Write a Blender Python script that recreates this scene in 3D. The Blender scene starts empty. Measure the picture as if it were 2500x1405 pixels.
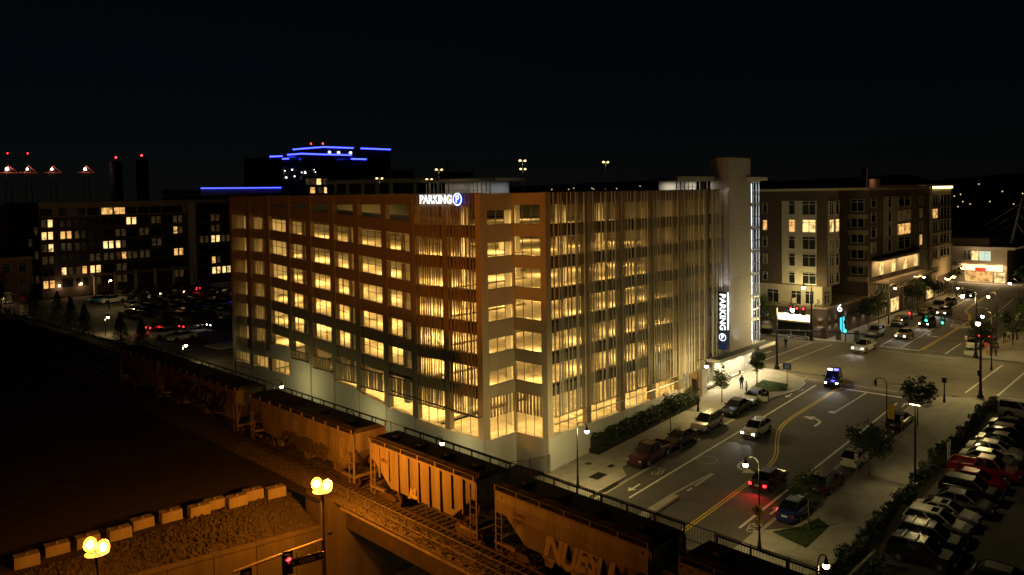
import bpy, bmesh, math, random
from mathutils import Vector, Matrix
random.seed(11)
SC = bpy.context.scene
COL = SC.collection
R = math.radians

# ---------------------------------------------------------------- camera
CAMLOC = Vector((-54.592, -49.5, 27.188))
YAW, PIT, ROL, FPX, SHY = R(42.294), R(2.239), R(-0.87), 1979.866, -157.5
fw = Vector((math.cos(YAW)*math.cos(PIT), math.sin(YAW)*math.cos(PIT), -math.sin(PIT)))
rt = Vector((math.sin(YAW), -math.cos(YAW), 0)); up = rt.cross(fw)
rt2 = math.cos(ROL)*rt + math.sin(ROL)*up; up2 = -math.sin(ROL)*rt + math.cos(ROL)*up
cd = bpy.data.cameras.new('camera'); cam = bpy.data.objects.new('camera', cd); COL.objects.link(cam)
cam.matrix_world = Matrix(((rt2.x, up2.x, -fw.x, CAMLOC.x), (rt2.y, up2.y, -fw.y, CAMLOC.y), (rt2.z, up2.z, -fw.z, CAMLOC.z), (0, 0, 0, 1)))
cd.sensor_fit = 'HORIZONTAL'; cd.sensor_width = 36; cd.lens = 36*FPX/2500; cd.shift_y = SHY/2500
cd.clip_start = 0.5; cd.clip_end = 6000
SC.camera = cam

# ---------------------------------------------------------------- sky, moonless night
w = bpy.data.worlds.new('World'); SC.world = w; w.use_nodes = True
nt = w.node_tree; bg = nt.nodes['Background']
sky = nt.nodes.new('ShaderNodeTexSky'); sky.sky_type = 'NISHITA'; sky.sun_disc = False
sky.sun_elevation = R(24); sky.sun_rotation = R(200); sky.altitude = 50; sky.dust_density = 0.0; sky.ozone_density = 6.0
nt.links.new(sky.outputs[0], bg.inputs[0]); bg.inputs[1].default_value = 0.00035
sl = bpy.data.lights.new('ambient_sun', 'SUN'); sl.energy = 0.004; sl.angle = R(2); sl.color = (0.8, 0.88, 1.0)  # faint sun lamp added as ambient fill
so = bpy.data.objects.new('ambient_sun', sl); COL.objects.link(so); so.rotation_euler = (R(50), 0, R(-60))

vs = SC.view_settings; vs.view_transform = 'Standard'; vs.look = 'None'; vs.exposure = 0.0; vs.gamma = 1.0; vs.use_curve_mapping = False
SC.render.engine = 'CYCLES'
cy = SC.cycles
cy.use_denoising = True
cy.use_light_tree = True
cy.max_bounces = 5; cy.diffuse_bounces = 3; cy.glossy_bounces = 2; cy.transmission_bounces = 3; cy.transparent_max_bounces = 12
cy.sample_clamp_indirect = 3.0; cy.caustics_reflective = False; cy.caustics_refractive = False

# ---------------------------------------------------------------- materials
MATS = {}
def mat(name, c, r=0.7, m=0.0, var=0.18, scale=1.5, bump=0.0, bscale=None, spec=0.5, coat=0.0, streak=False):
    if name in MATS: return MATS[name]
    M = bpy.data.materials.new(name); M.use_nodes = True; n = M.node_tree; b = n.nodes['Principled BSDF']
    b.inputs['Roughness'].default_value = r; b.inputs['Metallic'].default_value = m
    b.inputs['Specular IOR Level'].default_value = spec
    if coat: b.inputs['Coat Weight'].default_value = coat; b.inputs['Coat Roughness'].default_value = 0.05
    tc = n.nodes.new('ShaderNodeTexCoord'); src = tc.outputs['Object']
    if streak:
        mp = n.nodes.new('ShaderNodeMapping'); mp.inputs['Scale'].default_value = (1, 1, 0.12); n.links.new(src, mp.inputs[0]); src = mp.outputs[0]
    no = n.nodes.new('ShaderNodeTexNoise'); no.inputs['Scale'].default_value = scale; no.inputs['Detail'].default_value = 6; no.inputs['Roughness'].default_value = 0.65
    n.links.new(src, no.inputs['Vector'])
    cr = n.nodes.new('ShaderNodeValToRGB')
    lo = [max(0, x*(1-var)) for x in c[:3]]; hi = [min(1, x*(1+var)) for x in c[:3]]
    cr.color_ramp.elements[0].position = 0.3; cr.color_ramp.elements[1].position = 0.7
    cr.color_ramp.elements[0].color = (*lo, 1); cr.color_ramp.elements[1].color = (*hi, 1)
    n.links.new(no.outputs['Fac'], cr.inputs[0]); n.links.new(cr.outputs[0], b.inputs['Base Color'])
    if bump:
        n2 = n.nodes.new('ShaderNodeTexNoise'); n2.inputs['Scale'].default_value = bscale or scale*8; n2.inputs['Detail'].default_value = 4
        n.links.new(src, n2.inputs['Vector'])
        bu = n.nodes.new('ShaderNodeBump'); bu.inputs['Strength'].default_value = bump; bu.inputs['Distance'].default_value = 0.05
        n.links.new(n2.outputs['Fac'], bu.inputs['Height']); n.links.new(bu.outputs[0], b.inputs['Normal'])
    MATS[name] = M; return M
def emat(name, c, s, sample=False, vary=0.0):
    if name in MATS: return MATS[name]
    M = bpy.data.materials.new(name); M.use_nodes = True; n = M.node_tree; n.nodes.clear()
    o = n.nodes.new('ShaderNodeOutputMaterial'); e = n.nodes.new('ShaderNodeEmission')
    e.inputs[0].default_value = (*c, 1); e.inputs[1].default_value = s; n.links.new(e.outputs[0], o.inputs[0])
    if vary:                      # what one sees of a lit room: furniture, curtains, lamps
        tc = n.nodes.new('ShaderNodeTexCoord'); no = n.nodes.new('ShaderNodeTexNoise'); no.inputs['Scale'].default_value = vary; no.inputs['Detail'].default_value = 3
        n.links.new(tc.outputs['Object'], no.inputs['Vector'])
        cr = n.nodes.new('ShaderNodeValToRGB'); cr.color_ramp.elements[0].position = 0.34; cr.color_ramp.elements[1].position = 0.52
        cr.color_ramp.elements[0].color = (*[x*0.22 for x in c], 1); cr.color_ramp.elements[1].color = (*c, 1)
        n.links.new(no.outputs['Fac'], cr.inputs[0]); n.links.new(cr.outputs[0], e.inputs[0])
    if not sample: M.cycles.emission_sampling = 'NONE'
    MATS[name] = M; return M
def perf(name, c, opaque):
    """perforated sheet metal: holes far below pixel size"""
    M = bpy.data.materials.new(name); M.use_nodes = True; n = M.node_tree; b = n.nodes['Principled BSDF']; o = n.nodes['Material Output']
    b.inputs['Base Color'].default_value = (*c, 1); b.inputs['Roughness'].default_value = 0.5; b.inputs['Metallic'].default_value = 0.0
    t = n.nodes.new('ShaderNodeBsdfTransparent'); mx = n.nodes.new('ShaderNodeMixShader')
    no = n.nodes.new('ShaderNodeTexNoise'); tc = n.nodes.new('ShaderNodeTexCoord'); mp = n.nodes.new('ShaderNodeMapping')
    mp.inputs['Scale'].default_value = (6, 6, 0.15); n.links.new(tc.outputs['Object'], mp.inputs[0]); n.links.new(mp.outputs[0], no.inputs['Vector'])
    no.inputs['Scale'].default_value = 1.2
    mr = n.nodes.new('ShaderNodeMapRange'); mr.inputs['To Min'].default_value = opaque-0.1; mr.inputs['To Max'].default_value = opaque+0.1
    n.links.new(no.outputs['Fac'], mr.inputs['Value']); n.links.new(mr.outputs[0], mx.inputs[0])
    n.links.new(t.outputs[0], mx.inputs[1]); n.links.new(b.outputs[0], mx.inputs[2]); n.links.new(mx.outputs[0], o.inputs[0])
    MATS[name] = M; return M
def glass(name, tint, opq=0.35, rough=0.05):
    M = bpy.data.materials.new(name); M.use_nodes = True; n = M.node_tree; b = n.nodes['Principled BSDF']; o = n.nodes['Material Output']
    b.inputs['Base Color'].default_value = (*tint, 1); b.inputs['Roughness'].default_value = rough; b.inputs['Specular IOR Level'].default_value = 0.7
    t = n.nodes.new('ShaderNodeBsdfTransparent'); mx = n.nodes.new('ShaderNodeMixShader'); mx.inputs[0].default_value = opq
    n.links.new(t.outputs[0], mx.inputs[1]); n.links.new(b.outputs[0], mx.inputs[2]); n.links.new(mx.outputs[0], o.inputs[0])
    MATS[name] = M; return M
def banded(name, c, r, axis, period, depth=0.25, var=0.2, scale=0.6, frac=0.035):
    """concrete with regular joints across one axis"""
    M = mat(name, c, r, 0, var, scale, 0.15); n = M.node_tree; b = n.nodes['Principled BSDF']
    tc = n.nodes.new('ShaderNodeTexCoord'); sp = n.nodes.new('ShaderNodeSeparateXYZ'); n.links.new(tc.outputs['Object'], sp.inputs[0])
    def line(ax):
        d = n.nodes.new('ShaderNodeMath'); d.operation = 'DIVIDE'; d.inputs[1].default_value = period; n.links.new(sp.outputs[ax], d.inputs[0])
        f = n.nodes.new('ShaderNodeMath'); f.operation = 'FRACT'; n.links.new(d.outputs[0], f.inputs[0])
        l = n.nodes.new('ShaderNodeMath'); l.operation = 'LESS_THAN'; l.inputs[1].default_value = frac; n.links.new(f.outputs[0], l.inputs[0]); return l
    l = line(axis[0])
    if len(axis) > 1:
        l2 = line(axis[1]); m2 = n.nodes.new('ShaderNodeMath'); m2.operation = 'MAXIMUM'; n.links.new(l.outputs[0], m2.inputs[0]); n.links.new(l2.outputs[0], m2.inputs[1]); l = m2
    old = b.inputs['Base Color'].links[0].from_socket
    mx = n.nodes.new('ShaderNodeMix'); mx.data_type = 'RGBA'; mx.blend_type = 'MULTIPLY'
    ml = n.nodes.new('ShaderNodeMath'); ml.operation = 'MULTIPLY'; ml.inputs[1].default_value = depth*2; n.links.new(l.outputs[0], ml.inputs[0])
    n.links.new(ml.outputs[0], mx.inputs['Factor']); n.links.new(old, mx.inputs[6]); mx.inputs[7].default_value = (0.25, 0.25, 0.25, 1)
    n.links.new(mx.outputs[2], b.inputs['Base Color']); return M

concrete = mat('concrete_light', (0.55, 0.54, 0.50), 0.8, 0, 0.1, 0.5, 0.05, streak=True)
whitewall = mat('painted_wall', (0.72, 0.72, 0.70), 0.75, 0, 0.06, 0.4, 0.03, streak=True)
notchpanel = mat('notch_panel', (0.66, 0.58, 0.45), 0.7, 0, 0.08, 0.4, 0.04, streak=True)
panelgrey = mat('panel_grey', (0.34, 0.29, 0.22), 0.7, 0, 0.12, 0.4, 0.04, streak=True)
towerpanel = mat('tower_panel', (0.52, 0.49, 0.48), 0.75, 0, 0.08, 0.35, 0.05)
deck = banded('deck_concrete', (0.50, 0.47, 0.41), 0.75, [1], 1.6, 0.22, 0.32, 0.5, 0.1)
deckx = banded('deck_concrete_x', (0.50, 0.47, 0.41), 0.75, [0], 1.6, 0.22, 0.32, 0.5, 0.1)
stripe = mat('stripe_paint', (0.85, 0.85, 0.82), 0.6, 0, 0.05)
screen = perf('screen_perforated', (0.56, 0.46, 0.32), 0.60)
screenf = perf('screen_perforated_fine', (0.56, 0.46, 0.32), 0.46)
slatm = perf('slat_perforated', (0.56, 0.46, 0.32), 0.76)
metal = mat('galvanised', (0.45, 0.45, 0.44), 0.45, 0.8, 0.1, 4)
darkmetal = mat('dark_bronze', (0.035, 0.032, 0.03), 0.5, 0.6, 0.2, 4)
blackpaint = mat('black_paint', (0.012, 0.012, 0.013), 0.35, 0.2, 0.2, 4)
roofing = mat('roofing', (0.06, 0.06, 0.062), 0.9, 0, 0.3, 0.8, 0.1)
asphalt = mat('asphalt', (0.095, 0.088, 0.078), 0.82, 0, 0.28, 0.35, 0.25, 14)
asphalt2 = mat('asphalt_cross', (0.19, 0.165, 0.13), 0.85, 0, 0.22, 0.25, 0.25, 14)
lotasph = mat('asphalt_lot', (0.07, 0.066, 0.06), 0.85, 0, 0.3, 0.3, 0.2, 12)
sidewalkm = banded('sidewalk_concrete', (0.36, 0.34, 0.30), 0.85, [0, 1], 1.55, 0.18, 0.16, 0.8)
kerbm = mat('kerb_concrete', (0.38, 0.36, 0.32), 0.85, 0, 0.2, 1.5, 0.1)
gravel = mat('gravel', (0.032, 0.028, 0.024), 0.95, 0, 0.6, 5.0, 0.9, 6)
ballastm = mat('ballast', (0.085, 0.075, 0.065), 0.95, 0, 0.6, 7.0, 0.9, 9)
oldconc = mat('weathered_concrete', (0.16, 0.15, 0.135), 0.9, 0, 0.3, 1.0, 0.15, streak=True)
wallconc = mat('dirty_wall_concrete', (0.06, 0.053, 0.046), 0.9, 0, 0.35, 0.8, 0.15, streak=True)
soil = mat('soil', (0.016, 0.013, 0.011), 0.95, 0, 0.5, 1.2, 0.5, 8)
turf = mat('turf', (0.03, 0.055, 0.018), 0.9, 0, 0.4, 3, 0.5, 20)
bark = mat('bark', (0.12, 0.095, 0.07), 0.9, 0, 0.3, 6, 0.4)
leafm = mat('leaf_green', (0.055, 0.085, 0.025), 0.55, 0, 0.5, 2.5)
leafd = mat('leaf_dark', (0.028, 0.048, 0.018), 0.6, 0, 0.5, 2.5)
needle = mat('leaf_conifer', (0.018, 0.032, 0.014), 0.7, 0, 0.5, 2.5)
whitepaint = mat('road_paint_white', (0.72, 0.71, 0.66), 0.7, 0, 0.22, 3.0)
yellowpaint = mat('road_paint_yellow', (0.78, 0.60, 0.03), 0.7, 0, 0.2, 3.0)
brickd = mat('brick_dark', (0.085, 0.062, 0.052), 0.85, 0, 0.35, 2.2, 0.25)
stuccol = mat('stucco_cream', (0.50, 0.46, 0.38), 0.85, 0, 0.1, 0.6, 0.05)
stuccob = mat('stucco_brown', (0.30, 0.24, 0.18), 0.85, 0, 0.12, 0.6, 0.05)
framew = mat('window_frame', (0.5, 0.48, 0.43), 0.6, 0, 0.1)
darkglass = mat('dark_glass', (0.012, 0.014, 0.016), 0.08, 0, 0.2, 1, spec=0.8)
litwin = emat('room_light_warm', (1.0, 0.52, 0.15), 1.1, vary=0.9)
litwin2 = emat('room_light_pale', (1.0, 0.66, 0.25), 1.5, vary=0.8)
dimwin = emat('room_light_dim', (0.55, 0.33, 0.12), 0.07, vary=1.1)
warmglobe = emat('lamp_globe_warm', (1.0, 0.82, 0.42), 42, True)
sodiumglobe = emat('lamp_globe_sodium', (1.0, 0.62, 0.22), 60, True)
redlight = emat('signal_red', (1.0, 0.02, 0.02), 14)
greenlight = emat('signal_green', (0.02, 1.0, 0.62), 16)
bluestrip = emat('led_blue', (0.03, 0.04, 1.0), 9)
whitelite = emat('white_light', (1.0, 0.97, 0.92), 6)
coolwhite = emat('fluorescent_white', (0.85, 0.93, 1.0), 7, True)
headl = emat('headlight_on', (1.0, 0.93, 0.8), 16)
taill = emat('taillight_on', (1.0, 0.015, 0.02), 9)
rust = mat('rail_steel', (0.08, 0.06, 0.045), 0.5, 0.5, 0.3, 5)
tie = mat('sleeper_wood', (0.035, 0.028, 0.022), 0.9, 0, 0.4, 4)

# ---------------------------------------------------------------- mesh helpers
class MB:
    def __init__(s, o=(0, 0, 0)): s.v = []; s.f = []; s.m = []; s.o = Vector(o)
    def add(s, vs, fs, m=0):
        b = len(s.v); s.v += [Vector(p) for p in vs]; s.f += [[b+i for i in q] for q in fs]; s.m += [m]*len(fs); return s
    def box(s, a, b, m=0):
        x0, y0, z0 = [min(p, q) for p, q in zip(a, b)]; x1, y1, z1 = [max(p, q) for p, q in zip(a, b)]
        return s.hexa([(x0,y0,z0),(x1,y0,z0),(x1,y1,z0),(x0,y1,z0),(x0,y0,z1),(x1,y0,z1),(x1,y1,z1),(x0,y1,z1)], m)
    def hexa(s, p, m=0): return s.add(p, [(0,3,2,1),(4,5,6,7),(0,1,5,4),(1,2,6,5),(2,3,7,6),(3,0,4,7)], m)
    def quad(s, p, m=0): return s.add(p, [tuple(range(len(p)))], m)
    def cyl(s, p0, p1, r0, r1=None, n=8, m=0, caps=True):
        p0 = Vector(p0); p1 = Vector(p1); r1 = r0 if r1 is None else r1
        d = (p1-p0).normalized(); a = d.orthogonal().normalized(); b = d.cross(a)
        V = []
        for p, r in ((p0, r0), (p1, r1)):
            for i in range(n):
                t = 2*math.pi*i/n; V.append(p + (a*math.cos(t) + b*math.sin(t))*r)
        F = [(i, (i+1) % n, n+(i+1) % n, n+i) for i in range(n)]
        if caps: F += [tuple(range(n))[::-1], tuple(range(n, 2*n))]
        return s.add(V, F, m)
    def tube(s, pts, r, n=6, m=0):
        for a, b in zip(pts[:-1], pts[1:]): s.cyl(a, b, r, r, n, m)
        return s
    def ball(s, c, r, n=10, k=6, m=0, sz=1.0):
        c = Vector(c); V = [c+Vector((0, 0, -r*sz))]; F = []
        for j in range(1, k):
            t = math.pi*j/k - math.pi/2
            for i in range(n): V.append(c+Vector((r*math.cos(t)*math.cos(2*math.pi*i/n), r*math.cos(t)*math.sin(2*math.pi*i/n), r*sz*math.sin(t))))
        V.append(c+Vector((0, 0, r*sz)))
        for i in range(n): F.append((0, 1+(i+1) % n, 1+i))
        for j in range(k-2):
            for i in range(n): F.append((1+j*n+i, 1+j*n+(i+1) % n, 1+(j+1)*n+(i+1) % n, 1+(j+1)*n+i))
        L = len(V)-1
        for i in range(n): F.append((L, 1+(k-2)*n+i, 1+(k-2)*n+(i+1) % n))
        return s.add(V, F, m)
    def ext(s, pts, d, m=0):
        """extrude a flat polygon by the vector d"""
        n = len(pts); d = Vector(d); P = [Vector(p) for p in pts]
        return s.add(P+[p+d for p in P], [tuple(range(n))[::-1], tuple(range(n, 2*n))]+[(i, (i+1) % n, n+(i+1) % n, n+i) for i in range(n)], m)
    def mesh(s, name, mats, smooth=False):
        me = bpy.data.meshes.new(name); me.from_pydata([tuple(p-s.o) for p in s.v], [], s.f)
        for M in (mats if isinstance(mats, (list, tuple)) else [mats]): me.materials.append(M)
        for p, i in zip(me.polygons, s.m): p.material_index = i; p.use_smooth = smooth
        me.update(); return me
    def build(s, name, mats, parent=None, smooth=False, **k): return obj(name, s.mesh(name, mats, smooth), parent, **k)
def tag(o, label=None, cat=None, group=None, kind=None):
    if label: o['label'] = label
    if cat: o['category'] = cat
    if group: o['group'] = group
    if kind: o['kind'] = kind
    return o
def obj(name, me, parent=None, label=None, cat=None, group=None, kind=None, loc=None, rz=None):
    o = bpy.data.objects.new(name, me); COL.objects.link(o)
    if parent is not None: o.parent = parent
    if loc is not None: o.location = loc
    if rz is not None: o.rotation_euler = (0, 0, rz)
    return tag(o, label, cat, group, kind)
def empty(name, loc, label, cat, group=None, rz=0):
    o = bpy.data.objects.new(name, None); COL.objects.link(o); o.location = loc; o.rotation_euler = (0, 0, rz)
    o.empty_display_size = 0.3
    return tag(o, label, cat, group)
def clone(root, loc, rz=0, label=None, group=None, cat=None, scale=None):
    c = root.copy(); COL.objects.link(c); c.location = loc; c.rotation_euler = (0, 0, rz)
    if scale: c.scale = (scale,)*3
    tag(c, label, cat, group)
    for ch in root.children:
        d = ch.copy(); COL.objects.link(d); d.parent = c
        for g in ch.children:
            e = g.copy(); COL.objects.link(e); e.parent = d
    return c
def gz(x): return 0.052*(min(max(x, -34), 50)-4.6)
def text_mesh(s, size, ext=0.0, off=0.0, align='CENTER', spacing=1.0, shear=0.0):
    cu = bpy.data.curves.new('lettering', 'FONT'); cu.body = s; cu.size = size; cu.extrude = ext; cu.offset = off
    cu.align_x = align; cu.align_y = 'CENTER'; cu.space_character = spacing; cu.resolution_u = 4; cu.shear = shear
    t = bpy.data.objects.new('lettering', cu); COL.objects.link(t)
    bpy.context.view_layer.update()
    me = bpy.data.meshes.new_from_object(t.evaluated_get(bpy.context.evaluated_depsgraph_get()))
    bpy.data.objects.remove(t); bpy.data.curves.remove(cu); return me
FACE_W = Matrix(((0, 0, -1), (-1, 0, 0), (0, 1, 0)))     # text that faces -X
FACE_S = Matrix(((1, 0, 0), (0, 0, -1), (0, 1, 0)))      # text that faces -Y
def text(s, size, loc, basis, m, parent=None, name='lettering', **k):
    me = text_mesh(s, size, **k); me.materials.append(m)
    me.transform(basis.to_4x4()); me.update()
    return obj(name, me, parent, loc=loc)
def plight(name, loc, power, color, radius=0.25, parent=None):
    l = bpy.data.lights.new(name, 'POINT'); l.energy = power; l.color = color; l.shadow_soft_size = radius
    o = bpy.data.objects.new(name, l); COL.objects.link(o); o.location = loc
    if parent is not None: o.parent = parent
    return o
def alight(name, loc, power, color, sx, sy, rot=(0, 0, 0), parent=None, spread=180):
    l = bpy.data.lights.new(name, 'AREA'); l.energy = power; l.color = color; l.shape = 'RECTANGLE'; l.size = sx; l.size_y = sy; l.spread = R(spread)
    o = bpy.data.objects.new(name, l); COL.objects.link(o); o.location = loc; o.rotation_euler = rot
    if parent is not None: o.parent = parent
    return o
def slight(name, loc, target, power, color, ang, radius=0.1, blend=0.5, parent=None):
    l = bpy.data.lights.new(name, 'SPOT'); l.energy = power; l.color = color; l.spot_size = R(ang); l.spot_blend = blend; l.shadow_soft_size = radius
    o = bpy.data.objects.new(name, l); COL.objects.link(o); o.location = loc
    o.rotation_euler = (Vector(target)-Vector(loc)).to_track_quat('-Z', 'Y').to_euler()
    if parent is not None: o.parent = parent
    return o
ORD = ['first', 'second', 'third', 'fourth', 'fifth', 'sixth', 'seventh', 'eighth', 'ninth', 'tenth', 'eleventh', 'twelfth', 'thirteenth', 'fourteenth', 'fifteenth', 'sixteenth']
# ================================================================= the setting
def sheet(name, quads, m, dz=0.0, parent=None, kind='structure', **k):
    b = MB()
    for q in quads: b.quad([(x, y, gz(x)+dz) for x, y in q])
    return b.build(name, m, parent, kind=kind if parent is None else None, **k)
g = MB()
for x0, x1 in ((-900, -34), (-34, 50), (50, 230)):
    for y0, y1 in ((-900, -200), (-200, 200), (200, 900)):
        g.quad([(x0, y0, gz(x0)-0.03), (x1, y0, gz(x1)-0.03), (x1, y1, gz(x1)-0.03), (x0, y1, gz(x0)-0.03)])
ground = g.build('ground', soil, kind='structure')
river = MB().quad([(230, -900, 0.5), (760, -900, 0.5), (760, 900, 0.5), (230, 900, 0.5)]).build('river', mat('river_water', (0.01, 0.014, 0.018), 0.55, 0, 0.2, 0.02, 0.25, 0.3), kind='structure')
MB().box((228.5, -900, 0.2), (231, 900, 2.4)).build('river_bank', kerbm, kind='structure')
hb = MB(); hx = [i*60-1500 for i in range(51)]
for i in range(50):
    h0 = 16+10*math.sin(i*0.7)+6*math.sin(i*1.9+1); h1 = 16+10*math.sin((i+1)*0.7)+6*math.sin((i+1)*1.9+1)
    hb.quad([(760, hx[i], 0.4), (760, hx[i+1], 0.4), (1100, hx[i+1], h1), (1100, hx[i], h0)])
    hb.quad([(1100, hx[i], h0), (1100, hx[i+1], h1), (2600, hx[i+1], h1*2.2), (2600, hx[i], h0*2.2)])
hb.build('hills', mat('far_woods', (0.02, 0.024, 0.02), 0.95, 0, 0.4, 0.02), kind='structure')

road = sheet('main_road', [[(-60, -24), (-34, -24), (-34, -3), (-60, -3)], [(-34, -24), (50, -24), (50, -3), (-34, -3)], [(50, -24), (226, -24), (226, -3), (50, -3)]], asphalt, 0.004)
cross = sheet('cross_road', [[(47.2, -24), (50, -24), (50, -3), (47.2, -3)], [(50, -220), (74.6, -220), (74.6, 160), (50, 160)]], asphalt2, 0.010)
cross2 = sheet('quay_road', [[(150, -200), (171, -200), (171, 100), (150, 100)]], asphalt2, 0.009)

def slab(name, poly, m, h=0.13, km=None, k=True):
    """a pavement: a paved top with kerb stones round its edge"""
    top = MB(); top.quad([(x, y, gz(x)+h) for x, y in poly]); me = top.mesh(name, m)
    bm = bmesh.new(); bm.from_mesh(me); bmesh.ops.triangulate(bm, faces=bm.faces[:]); bmesh.ops.recalc_face_normals(bm, faces=bm.faces[:])
    if bm.faces and sum(f.normal.z for f in bm.faces) < 0: bmesh.ops.reverse_faces(bm, faces=bm.faces[:])
    bm.to_mesh(me); bm.free()
    o = obj(name, me, kind='structure')
    n = len(poly); b = MB()
    for i in range(n):
        (x0, y0), (x1, y1) = poly[i], poly[(i+1) % n]; L = math.hypot(x1-x0, y1-y0)
        if L < 0.05: continue
        nx, ny = (y1-y0)/L*0.15, -(x1-x0)/L*0.15
        lo = [(x0, y0, gz(x0)-0.1), (x1, y1, gz(x1)-0.1), (x1-nx, y1-ny, gz(x1)-0.1), (x0-nx, y0-ny, gz(x0)-0.1)]
        b.hexa(lo+[(p[0], p[1], p[2]+0.1+h+0.004) for p in lo])
    b.build('kerb', kerbm, o); return o
slab('pavement_north', [(-9, 0.2), (-9, -6.4), (8.0, -6.6), (9.6, -5.0), (35.4, -5.0), (37.4, -7.2), (42.5, -8.6), (45.5, -8.3), (47.8, -7.0), (49.2, -4.6), (49.8, -2), (49.8, 60), (47.6, 60), (47.6, 1.4), (34, 1.4), (34, 0.2)], sidewalkm)
slab('pavement_south', [(-9, -21.2), (-9, -27.6), (49.8, -27.6), (49.8, -26.2), (48.6, -23.4), (46.2, -21.6), (39.2, -21.3), (37, -23.3), (6.8, -23.3), (4.6, -21.2)][::-1], sidewalkm)
slab('pavement_corner_east', [(74.6, 60), (74.6, -1.5), (75.4, -3.8), (77.4, -5.2), (80, -5.4), (82, -2.7), (149, -2.7), (149, 1.2), (76, 1.2), (76, 60)], sidewalkm)
slab('pavement_corner_south', [(75, -60), (75, -21.5), (76.5, -19), (79, -18.4), (81, -20.4), (149, -20.4), (149, -60)][::-1], sidewalkm)
slab('quay_plaza', [(171, -160), (171, 90), (226, 90), (226, -160)][::-1], sidewalkm)
sheet('planting_strip', [[(-9, -29.4), (48.5, -29.4), (48.5, -27.6), (-9, -27.6)]], soil, 0.06)
sheet('parking_lot_south', [[(-9, -75), (49.8, -75), (49.8, -29.4), (-9, -29.4)]], lotasph, 0.02)
MB().box((-9, -29.5, -0.8), (6.9, -29.3, 0.3)).build('lot_kerb', kerbm, kind='structure')
for nm, poly in (('lawn_south', [(5.2, -22.2), (7.4, -23.6), (9.6, -24.1), (8.7, -25.3), (4.2, -25.3)]), ('lawn_north', [(38.9, -4.7), (40.4, -3.4), (44.4, -3.1), (44.2, -6.6), (41.2, -7.6)])):
    t = MB().quad([(x, y, gz(x)+0.16) for x, y in poly]); t.build(nm, turf, kind='structure')
    gb = MB(); cx = sum(p[0] for p in poly)/5; cyy = sum(p[1] for p in poly)/5
    for i in range(1300):
        a, b2 = random.sample(range(5), 2); u, v2 = random.random(), random.random()
        if u+v2 > 1: u, v2 = 1-u, 1-v2
        x = cx+(poly[a][0]-cx)*u+(poly[(a+1) % 5][0]-cx)*v2; y = cyy+(poly[a][1]-cyy)*u+(poly[(a+1) % 5][1]-cyy)*v2
        z = gz(x)+0.16; t2 = random.random()*6.28; h = random.uniform(0.05, 0.14)
        gb.quad([(x, y, z), (x+0.05*math.cos(t2), y+0.05*math.sin(t2), z), (x+random.uniform(-.04, .04), y+random.uniform(-.04, .04), z+h)])
    gb.build('grass', leafm, kind='stuff', label='short green grass of the lawn beside the %s pavement' % ('southern' if 'south' in nm else 'northern'), cat='grass')
for x, y, sx, sy, m in ((8.5, -1.8, 0.7, 0.55, 'd'), (9.2, -4.0, 0.75, 0.5, 'q'), (6.5, -4.4, 1.6, 1.1, 'q')):
    o = MB()
    if m == 'd': o.cyl((x, y, gz(x)+0.1), (x, y, gz(x)+0.145), sx/2, n=16)
    else: o.hexa([(x+a*sx/2, y+b*sy/2, gz(x+a*sx/2)+c) for c in (0.1, 0.142) for a, b in ((-1, -1), (1, -1), (1, 1), (-1, 1))])
    o.build('utility_cover', darkmetal, label={'d': 'round iron manhole cover in the northern pavement', 'q': 'square iron cover in pavement near the dark red pickup' if sx < 1 else 'large rectangular iron cover in pavement beside curved lamp post'}[m], cat='manhole cover')

# ---- road markings (flat paint on the road)
def stripx(name, x0, x1, y, wd, m, dz=0.016, parent=road):
    b = MB(); xs = [x0]+([50] if x0 < 50 < x1 else [])+[x1]
    for a, c in zip(xs[:-1], xs[1:]): b.quad([(a, y-wd/2, gz(a)+dz), (c, y-wd/2, gz(c)+dz), (c, y+wd/2, gz(c)+dz), (a, y+wd/2, gz(a)+dz)])
    return b.build(name, m, parent)
def stripy(name, x, y0, y1, wd, m=None, dz=0.018, parent=None):
    return MB().quad([(x-wd/2, y0, gz(x-wd/2)+dz), (x+wd/2, y0, gz(x+wd/2)+dz), (x+wd/2, y1, gz(x+wd/2)+dz), (x-wd/2, y1, gz(x-wd/2)+dz)]).build(name, m or whitepaint, parent or road)
def path(name, pts, off, wd, m, dz=0.016):
    b = MB(); N = len(pts); nn = []
    for i in range(N):
        a = Vector(pts[max(0, i-1)]); c = Vector(pts[min(N-1, i+1)]); d = (c-a).normalized(); nn.append(Vector((-d.y, d.x)))
    for i in range(N-1):
        P = []
        for j, s in ((i, -1), (i+1, -1), (i+1, 1), (i, 1)):
            q = Vector(pts[j])+nn[j]*(off+s*wd/2); P.append((q.x, q.y, gz(q.x)+dz))
        b.quad(P)
    return b.build(name, m, road)
def smooth(pts, k=6):
    out = []
    for i in range(len(pts)-1):
        p0, p1, p2, p3 = [Vector(pts[max(0, min(len(pts)-1, i+j))]) for j in (-1, 0, 1, 2)]
        for q in range(k):
            t = q/k; out.append(tuple(0.5*((2*p1)+(p2-p0)*t+(2*p0-5*p1+4*p2-p3)*t*t+(3*p1-p0-3*p2+p3)*t**3)))
    return out+[pts[-1]]
yl = smooth([(-30, -16.45), (-8, -16.45), (1.7, -16.4), (12, -16.3), (18.2, -16.0), (21.4, -15.25), (25, -13.7), (28.5, -12.5), (32.5, -12.05), (38, -12.1), (46, -12.15)])
yf = smooth([(76.3, -13.25), (90, -12.9), (104, -12.4), (110, -12.0), (116.5, -10.6), (121, -9.0), (127, -8.0), (140, -7.2), (166, -5.6)])
for o in (-0.14, 0.14): path('yellow_line', yl, o, 0.12, yellowpaint); path('yellow_line', yf, o, 0.13, yellowpaint)
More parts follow.
